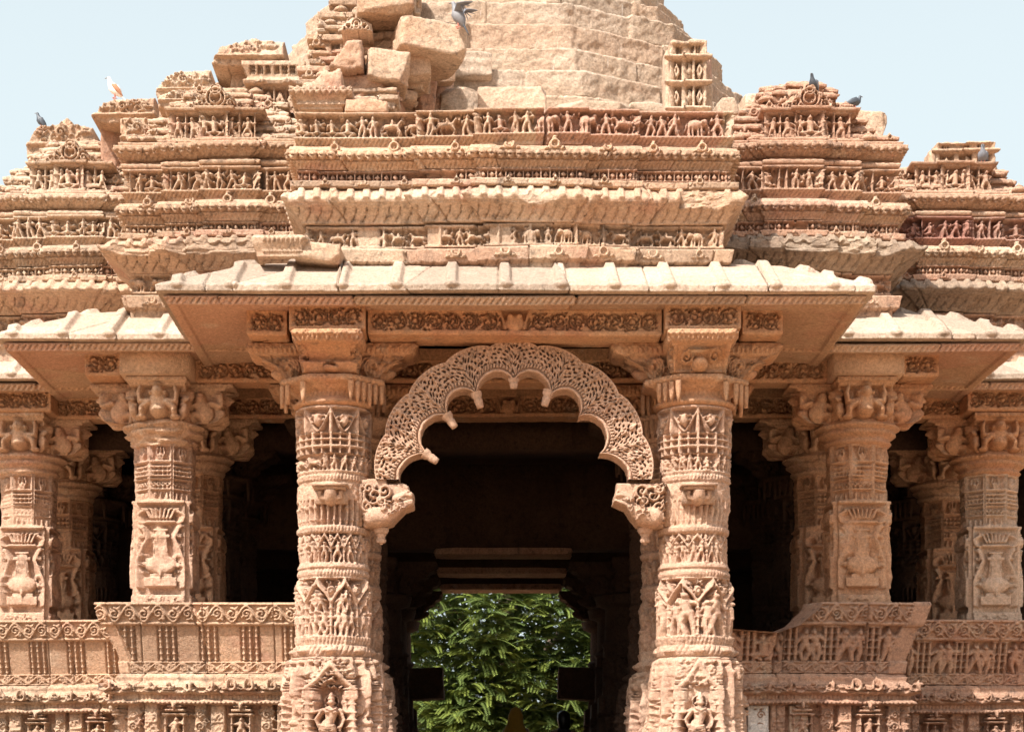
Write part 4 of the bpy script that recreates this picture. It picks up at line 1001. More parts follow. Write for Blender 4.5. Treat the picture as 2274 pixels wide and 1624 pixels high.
def frag_lim(base, amp, seed, thr=0.0, sc=1.6, deep=0.12):
    """ragged, broken-off lip: the outward offset is cut back here and there"""
    def f(SS, TT):
        n = fbm2(SS, SS*0+3, sc, seed, 2); m = np.clip((n-thr)*9, 0, 1)
        return base-m*(deep+amp*2*fbm2(SS, TT*2, 9, seed+2, 3))+amp*0.4*fbm2(SS, TT, 22, seed+4, 3)
    return f
rg = np.random.RandomState(99)
for (k, side, nm) in UNITS:
    path = unit_path(k, side); rng = np.random.RandomState(100+k*10+side); sd = 10+k*3+side
    xm = (path[0][0]+path[-1][0])/2
    sec = part('roof_section', (xm, YF[k], zu(600)), None, {'porch':'broad upper section above the porch arch', 'left wing':'upper section left of the porch, topped by a carved mound', 'right wing':'upper section right of the porch, topped by a carved mound', 'far left':'lowest upper section at the left edge', 'far right':'lowest upper section at the right edge, with a red frieze'}[nm])
    right = side > 0
    m0 = 'warm' if not right else 'pink'
    # plain course and kudu course
    def p(S, c, W):
        strokes(c, 0, W, S.py(590), S.py(580), 0.11, -0.012)
    band(sec, 'base_course', 'warm' if k == 0 else m0, path, [(620, -0.5), (619, 0.0), (585, 0.0), (580, 0.06), (553, 0.085), (550, 0.05), (546, 0.0), (545, -0.4)], p, seed=sd, joints=(0.6, 1.4), plates=(0.55, zu(573), 0.17, 0.085, rng),
         limo=frag_lim(0.2, 0.03, sd, 0.08) )
    # elephant frieze
    def p(S, c, W):
        s0 = 1.9 if side <= 0 else 0.0
        frieze(c, 0, W, S.py(541), S.py(497), rng, -0.035, 0.04, 'efbfb' , 0.12, 0.012)
        if k == 0:
            f0 = s0
            for xx in (0.5, 1.15, 1.85): c.box(f0+xx, f0+xx+0.22, S.py(538), S.py(499), -0.012)
            for xx in (0.0, 0.75, 1.35, 1.95, 2.25, 2.7, 3.0): c.box(f0+xx-0.012, f0+xx+0.012, S.py(541), S.py(496), 0.004)
    band(sec, 'animal_frieze', 'warm' if k == 0 else m0, path, [(545, -0.4), (544.5, 0.0), (495, 0.0), (494, -0.3)], p, res=0.009, seed=sd+1, joints=(0.5, 1.1))
    # great cornice: leaf-carved underside, broken lip, ribbed slope
    of = 0.62 if k == 0 else 1.0
    def p(S, c, W):
        ya, yb = S.py(488), S.py(464)
        strokes(c, 0, W, ya, yb, 0.105, -0.018, 0.35, 0.008, 0.12)
        teeth(c, 0, W, S.py(456), 0.018, 0.03, 0.010, 0.0, False)
        n = int(W/0.15)
        for i in range(n):
            xx = (i+0.5)*W/n; c.box(xx-0.03, xx+0.03, S.py(448), S.py(420), 0.022)
    band(sec, 'ribbed_cornice', 'warm' if k == 0 else ('dark' if right else 'warm'), path, [(494, -0.3), (493, 0.02), (485, 0.05*of), (470, 0.14*of), (460, 0.23*of), (456, 0.24*of), (455, 0.27*of), (449, 0.29*of), (445, 0.28*of), (421, 0.12*of), (419.5, 0.08*of), (419, -0.2)], p,
         label=('black-stained, badly broken cornice' if right else None), seed=sd+2, rough=0.007, joints=(0.8, 1.6), limo=frag_lim(0.04+0.29*of, 0.03, sd+2, (0.12 if k == 0 else 0.0), 1.3, 0.10 if k == 0 else 0.13))
    # thin course with small kudus
    def p(S, c, W): strokes(c, 0, W, S.py(415), S.py(406), 0.25, -0.01)
    band(sec, 'string_course', m0, path, [(419, -0.2), (418.5, 0.10), (416, 0.12), (404, 0.125), (401, 0.09), (400.5, -0.1)], p, plates=(0.45, zu(413), 0.11, 0.13, rng), seed=sd+3, joints=(0.6, 1.3))
    # diamond lattice
    def p(S, c, W):
        lattice(c, 0, W, S.py(399.5), S.py(379), -0.045, 0.008, 0.085, (lambda xx: fbm2(np.array(xx), np.array(0.0), 1.3, sd) > 0.16))
    band(sec, 'lattice_band', 'pink' if k == 0 else m0, path, [(400.5, -0.1), (400, 0.06), (376, 0.06), (375.5, 0.0)], p, res=0.0085, seed=sd+4, joints=(0.6, 1.3))
    # curved hood with teeth and horseshoe arches
    def p(S, c, W):
        strokes(c, 0, W, S.py(374), S.py(362), 0.04, -0.012, 0.4, 0.008)
        c.box(0, W, S.py(361), S.py(346), -0.012); teeth(c, 0, W, S.py(347), 0.052, 0.088, 0.034)
        for i in range(int(W/0.03)): c.ell(i*0.03, S.py(327.5), 0.010, 0.006, -0.008, hole=True)
    band(sec, 'hood_moulding', 'plain' if k == 0 else 'warm', path, [(375.5, -0.05), (375, 0.05), (370, 0.06), (362, 0.09), (360, 0.11), (346, 0.12), (345, 0.145), (337, 0.15), (335, 0.13), (330, 0.12), (328, 0.10), (326, 0.08), (325, -0.1)], p, plates=(0.50, zu(342), 0.165, 0.15, rng),
         seed=sd+5, rough=0.006, joints=(0.5, 1.3), jit=0.014, limo=frag_lim(0.3, 0.02, sd+5, 0.14, 1.1, 0.07))
    # figure frieze with a leaf course below it
    def p(S, c, W):
        strokes(c, 0, W, S.py(318), S.py(307), 0.045, -0.012, 0.6, 0.007)
        if k == 0: frieze(c, 0, W, S.py(302), S.py(249), rng, -0.05, 0.058, 'fsffbfe', 0.125, 0.012)
        else: frieze(c, 0, W, S.py(302), S.py(249), rng, -0.055, 0.06, 'fpffpsf', 0.145, 0.012)
    def tone(S):
        x0 = 1.9 if side <= 0 else 0.0
        if k == 0: return 0.12+0.75*(S > 1.9+2.3)*(S < 1.9+4.1)
        if k == 2 and right: return 0.9*(S < 1.35)
        return 0.05+0*S
    def gap(S_, T_):
        if k: return S_*0+1
        return np.where(np.abs(S_-(1.9+2.38)) < 0.014, -0.25, 1.0)
    band(sec, 'figure_frieze', 'red' if (k == 2 and right) else ('warm' if k == 0 else m0), path, [(325, -0.1), (324.5, 0.02), (319, 0.03), (306, 0.09), (303, 0.095), (302.5, 0.075), (250, 0.08), (246, 0.085), (245, -0.6)], p,
         label=('dull red figure frieze' if (k == 2 and right) else None), res=0.0085, seed=sd+6, tone=tone, limo=gap)
    if k:
        def p(S, c, W):
            teeth(c, 0, W, S.py(zz[9]), 0.045, 0.085, 0.03)
            strokes(c, 0, W, S.py(zz[7]), S.py(zz[8]-0.004), 0.06, -0.01, 0.4, 0.007)
        zb = zu(245); zz = [zb+q for q in (0, .003, .018, .045, .065, .072, .10, .105, .135, .185, .195, .225, .24, .265, .28, .285)]
        oo = [-0.6, 0.02, 0.075, 0.085, 0.06, -0.01, -0.01, 0.03, 0.08, 0.11, 0.145, 0.15, 0.10, 0.11, 0.08, -0.8]
        band(sec, 'cap_moulding', m0, path, list(zip(zz, oo)), p, seed=sd+7, joints=(0.6, 1.3), jit=0.010, limo=frag_lim(0.24, 0.02, sd+7, 0.2, 1.4, 0.05))
        # carved mound: receding ledges with ribbed melons
        zc0 = zb+0.28; cx = xm if True else 0
        x0, x1 = sorted((XC+side*HF[k], XC+side*(HF[k-1]-0.1))); mw = x1-x0; b = Buf()
        peak = x0+mw*{(1,-1): 0.43, (2,-1): 0.47, (1,1): 0.57, (2,1): 0.55}[(k, side)]
        nl = 7 if (k, side) != (2, 1) else 3; rng2 = np.random.RandomState(sd+500)
        for j in range(nl):
            f = j/7; inn = 0.07*(j % 2); xa = x0+(peak-x0-0.25)*f**0.85+inn+rng2.uniform(-.04, .06); xb = x1-(x1-peak-0.28)*f**0.85-inn+rng2.uniform(-.06, .04); yy = YF[k]+0.02+0.085*j; z0 = zc0+j*0.112
            P = [(xa, yy+0.9), (xa, yy), ((xa+xb)/2-0.2, yy), ((xa+xb)/2-0.2, yy-0.05), ((xa+xb)/2+0.2, yy-0.05), ((xa+xb)/2+0.2, yy), (xb, yy), (xb, yy+0.9)]
            S = Sweep(P, [(-0.05, z0-0.02), (0.0, z0-0.015), (0.0, z0+0.045), (0.05, z0+0.05), (0.055, z0+0.08), (0.02, z0+0.10), (0.0, z0+0.117), (-0.25, z0+0.12)])
            c = S.cv; x = 0.05
            while x < S.L[-1]:
                t = rng.rand(); yb_ = 0.06
                if t < 0.45: amalaka(c, x, yb_+0.03, rng.uniform(.05,.075), 0.06, 0.0); x += 0.17
                elif t < 0.75: kudu(c, x, yb_+0.03, 0.13, 0.05); x += 0.2
                else: c.box(x, x+0.1, yb_, yb_+0.03, 0.02); x += 0.16
            S.mesh(b, 0.011, rough=0.014, seed=sd+j+20, joints=(0.25, 0.6), jit=0.03, sag=0.012, limo=frag_lim(0.16, 0.04, sd+j, 0.0, 3.5, 0.08))
            xx = xa+0.06
            while xx < xb:
                t = rng2.rand()
                if t < 0.5: melon(b, xx, yy-0.03, z0+0.02, rng2.uniform(.055, .085))
                elif t < 0.8: kudu_plates(b, [(xx-.09, yy), (xx+.09, yy)], .2, z0+0.03, rng2.uniform(.11, .15), 0.07, rng2, 0)
                xx += rng2.uniform(.15, .26)
        under(b, 'ledge_mound', m0, sec)
        # figure panel on the front of the mound
        pc = peak if side < 0 else peak+0.02; hw = 0.47 if k == 1 else 0.44; z0 = zc0-0.005; z1 = z0+0.33; b = Buf()
        P = [(pc-hw, YF[k]+0.5), (pc-hw, YF[k]-0.09), (pc-0.16, YF[k]-0.09), (pc-0.16, YF[k]-0.14), (pc+0.16, YF[k]-0.14), (pc+0.16, YF[k]-0.09), (pc+hw, YF[k]-0.09), (pc+hw, YF[k]+0.5)]
        S = Sweep(P, [(-0.1, z0), (0.03, z0+0.001), (0.03, z0+0.03), (0.0, z0+0.035), (0.0, z1-0.02), (0.04, z1-0.015), (0.05, z1+0.01), (-0.2, z1+0.03)]); c = S.cv
        ya, yb_ = 0.165, 0.165+0.275
        c.box(0, S.L[-1], ya, yb_, -0.06); x = 0.59; i = 0
        while x < S.L[-1]-0.59:
            (pilaster(c, x, ya, yb_, 0.015, -0.06, 0.065) if i % 2 == 0 else figure(c, x, ya, 0.25, rng, -0.06, 0.065)); x += 0.082; i += 1
        c.box(S.L[-1]/2-0.075, S.L[-1]/2+0.075, ya+0.03, yb_, -0.06); figure(c, S.L[-1]/2, ya+0.02, 0.26, rng, -0.06, 0.08, sit=True)
        S.mesh(b, 0.008, seed=sd+31); under(b, 'figure_panel', m0, sec)
        if (k, side) == (2, 1): continue
        # pediment over it
        zt = z1+0.01
        poly = [(pc-0.42, zt), (pc+0.42, zt), (pc+0.36, zt+0.07), (pc+0.22, zt+0.10), (pc+0.18, zt+0.16), (pc+0.10, zt+0.20), (pc+0.06, zt+0.27), (pc-0.05, zt+0.275), (pc-0.10, zt+0.20), (pc-0.19, zt+0.165), (pc-0.24, zt+0.10), (pc-0.37, zt+0.07)]
        Pl = Plate(poly, 0.006, 0.01, sd); c = Pl.cv; c.box(0, c.w, 0.015, c.h, -0.02); cx = pc-Pl.x0
        for (r, yy) in ((0.10, 0.13), (0.06, 0.13), (0.055, 0.215), (0.03, 0.215)): c.ring(cx, yy, r, 0.012, 0.05, -0.02)
        for g in (-1, 1):
            for (dx, dy, r) in ((0.15, 0.07, 0.045), (0.25, 0.045, 0.035), (0.12, 0.15, 0.03), (0.33, 0.03, 0.025)): c.spiral(cx+g*dx, dy, r, 1.3, 0, g, 0.010, 0.05, -0.02)
        foliage_leaf(c, 0, c.w, 0.02, 0.24, rng, 60, -0.02, 0.04, 0.008, 0.03)
        b = Buf(); Pl.mesh(b, YF[k]-0.05, 0.35, 0.008, 0.006); under(b, 'pediment', m0, sec)
# flat deck behind the mouldings, so nothing is hollow from above
b = Buf(); zt = zu(245)-0.02
b.box(XC-1.95, XC+1.95, 19.1, 33, 6.5, zt); b.box(XC-3.9, XC+3.9, 20.85, 33.2, 6.5, zt+0.003); b.box(XC-5.8, XC+5.8, 22.55, 31, 6.5, zt+0.006)
under(b, 'roof_deck', 'grey', temple)

# ------------------------------------------------------------------ eaves
EAVE = [(XC-2.55, 18.90), (XC-4.47, 20.75), (XC-6.35, 22.6)]
def zl(py): return PZ(py, 18.15)
def eave(k, side):
    h = [2.55, 4.47, 6.35][k]; y = 18.90+k*1.85; hi = [0, 2.55, 4.47][k]
    if k == 0: path = [(XC-h, y+2.2), (XC-h, y), (XC+h, y), (XC+h, y+2.2)]
    elif side < 0: path = [(XC-h, y+2.2), (XC-h, y), (XC-hi+0.3, y)]
    else: path = [(XC+hi-0.3, y), (XC+h, y), (XC+h, y+2.2)]
    rng = np.random.RandomState(40+k+side)
    so = Sweep(path, [(-0.75, 6.34), (0.56, 6.285), (0.58, 6.265), (0.64, 6.258), (0.655, 6.262), (0.69, zl(656)), (0.66, zl(650)), (0.3, zl(649))], 0.008); b = Buf(); cs = so.cv; ts = so.T
    strokes(cs, 0, cs.w, ts[4]+0.004, ts[5]-0.006, 0.060, -0.020, 0.7, 0.010); teeth(cs, 0, cs.w, ts[4]+0.006, 0.012, 0.03, 0.006, 0.0, False); strokes(cs, 0, cs.w, ts[1]-0.12, ts[1]-0.03, 0.05, -0.008, 0.0, 0.008)
    so.mesh(b, 0.011, 0.011, rough=0.003, seed=5+k, joints=(0.8, 1.7), jit=0.003); under(b, 'soffit', 'plain', temple)
    zz = [6.40, 6.37, zl(648), zl(647.6), zl(647.2), zl(646.8), zl(646), zl(632), zl(629), zl(626)+0.36, zl(626)+0.52, zl(626)+0.53]
    oo = [-0.75, 0.50, 0.69, 0.70, 0.71, 0.72, 0.75, 0.755, 0.735, 0.0, -0.5, -0.75]
    S = Sweep(path, list(zip(oo, zz)), 0.010); c = S.cv; W = S.L[-1]; T = S.T
    # carved moulding under the lip
    n = int(W/0.475)
    for i in range(n+1):
        xx = (i+0.3)*W/n+rng.uniform(-.02, .02); w = c.win(xx-0.08, xx+0.08, T[7], T[10])
        if w is None: continue
        a, X, Y = w; f = np.clip((0.055-np.abs(X-xx))/0.012, 0, 1)*0.038; m = (Y > T[8]+0.01); a[m] = np.maximum(a, f)[m]
        c.ell(xx, T[8]-0.008, 0.07, 0.04, 0.024)
    # seams between slabs and chipped lip
    x = 0
    while x < W:
        x += rng.uniform(0.7, 1.5); c.box(x-0.005, x+0.005, T[2], T[9], -0.02)
    Y, X = np.mgrid[0:c.ny, 0:c.nx]*c.res
    lip = (Y > T[6]) & (Y < T[8]+0.03); c.a += np.where(lip, 0.004*fbm2(X, Y, 25, 5, 3)*2, 0)
    chip = np.clip((fbm2(X, X*0, 3.0, 77+k, 3)-0.12)*6, 0, 1); c.a -= np.where(lip, chip*0.010, 0)
    b = Buf(); S.mesh(b, 0.011, rough=0.003, seed=60+k+side, joints=(0.7, 1.5), jit=0.006, sag=0.004, limo=lambda s, t: np.where((t > T[6]) & (t < T[8]+.02), 0.785+0.02*fbm2(s, t, 12, 3), 2))
    lab = {0: 'main porch eave', 1: 'eave %s of the porch' % ('left' if side < 0 else 'right'), 2: 'outer eave at the %s edge' % ('left' if side < 0 else 'right')}[k]
    return under(b, 'eave', 'eave', temple, lab)
for (k, s_) in ((0, 0), (1, -1), (1, 1), (2, -1), (2, 1)): eave(k, s_)

# ------------------------------------------------------------------ beams and ceiling
def beam(x0, x1, y, depth, z0=6.07, z1=6.42, carve=True, mat='beam', lower=0.30, seed=1, name='beam', label=None, res=0.0095, ends=True):
    rng = np.random.RandomState(seed)
    S = Sweep([(x0, y+depth), (x0, y), (x1, y), (x1, y+depth)], [(-depth*0.49, z0), (-0.02, z0+0.001), (0, z0+0.015), (0, z1)], 0.006); c = S.cv
    f0, f1 = depth, depth+x1-x0; t0 = S.T[2]
    if carve:
        rinceau(c, f0+0.02, f1-0.02, t0+0.02, min(S.T[3]-0.01, t0+0.215), rng, -0.045, 0.048, 0.010, 0.0095)
        if x1-x0 > 2:
            xm = (f0+f1)/2; ym = t0+0.13; c.box(xm-0.13, xm+0.13, t0+0.03, t0+.21, -0.03)
            c.ell(xm, ym-0.03, 0.10, 0.09, 0.05, -0.03)
            for g in (-1, 1): c.ell(xm+g*0.045, ym+0.03, 0.030, 0.026, 0.06, -0.02); c.cap(xm+g*.09, ym-.08, xm+g*.13, ym+.08, .016, .01, .05, -.03)
    b = Buf(); S.mesh(b, res, rough=0.004, seed=seed); return under(b, name, mat, temple, label)
beam(XC-2.52, XL-0.40, 18.62, 0.6, seed=3, name='beam_end'); beam(XR+0.40, XC+2.52, 18.62, 0.6, seed=4, name='beam_end')
beam(XL-0.36, XL+0.345, 18.42, 1.0, z0=6.075, seed=5, name='beam_end'); beam(XR-0.345, XR+0.36, 18.42, 1.0, z0=6.075, seed=6, name='beam_end')
beam(XL+0.36, XR-0.36, 18.58, 0.95, z0=6.06, seed=7, label='long carved beam above the cusped arch', res=0.0085)
for r in (1, 2):
    y = Y0+r*ST-0.33
    beam(XL-0.4, XR+0.4, y, 0.66, seed=10+r)
    if r == 1:
        for g in (-1, 1):
            xc = XC+g*D1
            beam(min(xc+0.36*-g, XC+g*2.15), max(xc+0.36*-g, XC+g*2.15), y+0.05, 0.6, seed=20+g)
            b = Buf(); b.box(xc-0.36, xc+0.36, 20.30, 21.3, 6.08, 6.42); rg_ = under(b, 'plain_block', 'plain', temple, 'smooth replaced block above the %s dwarf column' % ('left' if g < 0 else 'right'))
            beam(*sorted((xc+g*0.37, xc+g*0.74)), 20.42, 0.8, seed=30+g, name='beam_end')
    else:
        for g in (-1, 1):
            beam(*sorted((XC+g*2.0, XC+g*(D2-0.36))), y+0.05, 0.6, seed=25+g)
            xc = XC+g*D2; beam(xc-0.4, xc+0.4, 22.18, 0.9, seed=35+g, name='beam_end'); beam(*sorted((xc+g*.42, xc+g*0.8)), 22.35, 0.8, seed=37+g, name='beam_end')
b = Buf()
for x in (XL, XR): b.box(x-0.3, x+0.3, Y0+0.32, Y0+3*ST, 6.075, 6.41)
for g in (-1, 1):
    b.box(XC+g*D1-0.3, XC+g*D1+0.3, Y0+ST+0.34, Y0+4*ST, 6.078, 6.412); b.box(XC+g*D2-0.3, XC+g*D2+0.3, Y0+2*ST+0.34, Y0+5*ST, 6.078, 6.412)
b.box(XC-8, XC+8, Y0+3*ST-0.3, Y0+3*ST+0.3, 6.05, 6.405)
under(b, 'cross_beam', 'hall_shade', temple)
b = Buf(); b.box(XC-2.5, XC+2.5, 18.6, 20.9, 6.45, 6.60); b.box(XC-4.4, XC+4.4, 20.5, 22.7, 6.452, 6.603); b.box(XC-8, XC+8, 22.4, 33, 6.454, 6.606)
under(b, 'ceiling_slab', 'hall_shade', temple)
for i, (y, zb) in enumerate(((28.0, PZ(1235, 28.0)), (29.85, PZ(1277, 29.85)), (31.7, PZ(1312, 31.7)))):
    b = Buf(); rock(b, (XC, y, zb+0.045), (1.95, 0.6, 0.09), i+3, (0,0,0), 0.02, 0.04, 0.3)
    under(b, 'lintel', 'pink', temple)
    b = Buf(); b.box(XL-5.5, XR+5.5, y-0.25, y+0.25, zb+0.092, 6.46); under(b, 'wall_panel', 'hall_shade', temple)  # lintel keeps only its lit strip; shade above is put into dark stone
# side and rear walls added to block light, keeping the open-sided hall dark
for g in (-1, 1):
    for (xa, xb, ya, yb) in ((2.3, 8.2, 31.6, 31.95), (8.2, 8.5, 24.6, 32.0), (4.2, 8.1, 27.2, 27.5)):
        b = Buf(); b.box(*sorted((XC+g*xa, XC+g*xb)), ya, yb, FLOOR, 6.4); under(b, 'light_block_wall', 'hall_shade', temple)
# hipped backing of the rear porch
b = Buf(); b.box(XC-8.3, XC+8.3, 31.4, 33.0, 6.3, 6.9); under(b, 'rear_roof', 'grey', temple)
# ------------------------------------------------------------------ cusped arch between the porch columns
def arch():
    e = part('cusped_arch', (PX(1140, 19.0), 19.0, PZ(1072, 19.0)))
    k = 19.0/F; cx, cz = PX(1140, 19.0), PZ(1072, 19.0)
    n = 560; th = np.linspace(radians(1), radians(179), n)
    cus = np.radians([-4, 18, 45, 67, 90, 113, 135, 162, 184]); cr = [232, 195, 198, 201, 214, 201, 198, 195, 232]
    def rin(t):
        t = pi-t          # left side first
        i = np.clip(np.searchsorted(cus, t)-1, 0, 7); u = (t-cus[i])/(cus[i+1]-cus[i]); base = np.array(cr)[i]*(1-u)+np.array(cr)[i+1]*u
        return (base+37*np.maximum(np.sin(pi*u), 0)**0.55)*k
    ocus = np.radians(np.linspace(0, 180, 10))
    def rout(t):
        i = np.clip(np.searchsorted(ocus, t)-1, 0, 8); u = (t-ocus[i])/(ocus[i+1]-ocus[i])
        return (301+10*np.maximum(np.sin(pi*u), 0)**0.6)*k
    Ri, Ro = rin(th), rout(th); m = 82
    v = np.linspace(0, 1, m); R = Ri[None]*(1-v[:,None])+Ro[None]*v[:,None]; TH = np.broadcast_to(th[None], R.shape)
    s = TH*1.2; d = R-Ri[None]; D = Ro[None]-R
    # piercings in rows that follow the curve
    pc = Cv(pi*1.2, 0.50, 0.004); rg2 = np.random.RandomState(44); nr = 9
    for j in range(nr):
        dd = 0.100+j*0.043; n_ = int(pi*1.2/0.047)
        for q in range(n_):
            sx_ = (q+0.5*(j % 2))*pi*1.2/n_+rg2.uniform(-.007, .007); a = rg2.uniform(0, pi); l = rg2.uniform(.004, .014); kk = rg2.choice([-1, 1]); y_ = dd+rg2.uniform(-.006, .006)
            pc.line([(sx_-l*cos(a), y_-l*sin(a)), (sx_, y_), (sx_+l*cos(a+kk*.9), y_+l*sin(a+kk*.9))], rg2.uniform(.007, .0105), .005, -0.05, 0, hole=True)
        if j % 2 == 0:
            for q in range(26): figure(pc, (q+.5)*pi*1.2/26+rg2.uniform(-.02, .02), dd-.03, 0.085, rg2, 0.004, 0.016)
    HP = pc.at(s, d)
    H = np.where((d > 0.085) & (D > 0.035), HP, 0.0)
    # borders: bead along the cusps, leaf strip, outer rim
    H = np.where((d > 0.028) & (d < 0.042), -0.022, H); H = np.where((d < 0.028), 0.028*np.sqrt(np.clip(1-((d-0.012)/0.018)**2, 0, 1))-0.005, H)
    lf = (np.sin(s*2*pi/0.032+d*60) > 0.45); H = np.where((d > 0.044) & (d < 0.080), np.where(lf, -0.014, 0.014), H)
    H = np.where(D < 0.035, np.where((np.sin(s*2*pi/0.04) > 0.3) & (D > 0.012), -0.004, 0.012), H); H = H+0.004*fbm2(s, R, 40, 5)
    rag = 0.010*fbm2(s, R*0, 30, 8); X = cx+(R+rag*(1-v[:,None]))*np.cos(TH); Z = cz+(R+rag*(1-v[:,None]))*np.sin(TH)
    yf, yb = 18.90, 19.16; b = Buf()
    front = np.stack([X, yf-H, Z], -1)
    b.grid(front); 
    for row in (0, -1):      # intrados and extrados
        A = front[row]; t = np.linspace(0, 1, 8)[:,None,None]; B = A.copy(); B[:,1] = yb
        Q = A[None]*(1-t)+B[None]*t; Q[1:-1] += (0.02*fbm3(Q[1:-1], 20, 4))[...,None]; b.grid(Q)
    bk = front.copy(); bk[...,1] = yb+H*0.4; b.grid(bk)
    under(b, 'ring', 'col', e)
    # buds on the cusp points
    b = Buf()
    for a, r, ok in ((18, 195, 1), (45, 198, 1), (67, 201, 1), (90, 214, .6), (111, 203, 1)):
        a = pi-radians(a); c0 = np.array([cx+(r+14)*k*cos(a), 18.93, cz+(r+14)*k*sin(a)]); dr = np.array([-cos(a)*0.75, 0, -sin(a)*0.75-0.25]); dr /= np.linalg.norm(dr)
        L = 0.16*ok; pts = [c0+dr*L*t for t in (0, .25, .42, .5, .62, .8, .97, 1.0)]
        blob_loft(b, pts, [.055, .052, .036, .042, .040, .036, .034, .012], 16)
    under(b, 'bud', 'col', e)
    # sea-monster brackets the ring stands on
    for g in (-1, 1):
        xo = PX(800 if g < 0 else 1478, 19.0)
        def X_(u): return xo-g*u*k if g > 0 else xo+u*k
        pts = [(0, 1065), (58, 1062), (62, 1075), (96, 1073), (108, 1080), (112, 1095), (121, 1100), (120, 1114), (122, 1128), (100, 1136), (84, 1152), (72, 1166), (50, 1174), (6, 1172)] if g < 0 else [(-4, 1075), (50, 1073), (110, 1073), (112, 1092), (117, 1105), (118, 1120), (92, 1132), (80, 1152), (66, 1168), (50, 1176), (4, 1174)]
        poly = [(X_(u), PZ(py, 19.0)) for u, py in pts]
        Pl = Plate(poly, 0.006, 0.004, 4); c = Pl.cv; rng = np.random.RandomState(6+g); lx = lambda u: X_(u)-Pl.x0; lz = lambda py: PZ(py, 19.0)-Pl.y0
        c.box(0, c.w, 0, c.h, -0.03)
        c.line([(lx(30), lz(1150)), (lx(60), lz(1148)), (lx(85), lz(1130)), (lx(100), lz(1122)), (lx(118), lz(1120))], 0.10, 0.055, 0.085, -0.03)
        for j in range(26): u_ = rng.uniform(25, 105); c.spiral(lx(u_), lz(1152-(u_-30)*0.38+rng.uniform(-14, 10)), rng.uniform(.012, .022), 1.0, rng.uniform(0, 6), 1, .006, .016, .035)
        c.line([(lx(96), lz(1108)), (lx(108), lz(1096)), (lx(116), lz(1102)), (lx(112), lz(1108))], .022, .014, .07, -.01)
        c.line([(lx(82), lz(1112)), (lx(100), lz(1104)), (lx(114), lz(1106))], 0.05, 0.035, 0.09, -0.03)
        c.ell(lx(90), lz(1116), 0.022, 0.016, 0.05, 0.05); c.ell(lx(90), lz(1116), 0.010, 0.008, -0.05, 0.10, hole=True)
        for (u, py, r, t) in ((32, 1105, 0.10, 1.3), (55, 1095, 0.07, 1.4), (18, 1130, 0.06, 1.2), (50, 1118, 0.05, 1.5), (20, 1090, 0.05, 1.3)): c.spiral(lx(u), lz(py), r, t, rng.uniform(0,6), -g, 0.016, 0.07, -0.03)
        foliage_leaf(c, lx(20)-0.1, lx(20)+0.12, lz(1165), lz(1075), rng, 30, -0.03, 0.05, 0.010, 0.05)
        foliage_leaf(c, lx(50), lx(100), lz(1150), lz(1110), rng, 14, 0.05, 0.03, 0.008, 0.04); c.line([(lx(70), lz(1128)), (lx(95), lz(1118)), (lx(116), lz(1113))], .006, .006, -.03, .06, hole=True)
        for j in range(9): c.line([(lx(8), lz(1075+j*10)), (lx(14), lz(1081+j*10))], 0.010, 0.010, 0.03, -0.01)
        b = Buf(); Pl.mesh(b, 18.86, 0.30, 0.007, 0.004, bevel=0.03)
        xp = X_(46)
        for j, (z0, z1, r) in enumerate(((1172, 1184, .075), (1184, 1190, .05), (1190, 1197, .04), (1197, 1204, .05), (1204, 1208, .02))):
            blob_loft(b, [(xp, 19.0, PZ(z0, 19.0)), (xp, 19.0, PZ((z0+z1)/2, 19.0)), (xp, 19.0, PZ(z1, 19.0)-0.001)], [r*0.95, r, r*0.8], 18)
        b.box(*sorted((xo-g*0.02, xo+g*0.12)), 18.92, 19.14, PZ(1170, 19.0), PZ(1076, 19.0))
        under(b, 'bracket', 'col', e, 'monster-head bracket carrying the %s foot of the arch' % ('left' if g < 0 else 'right'))
arch()

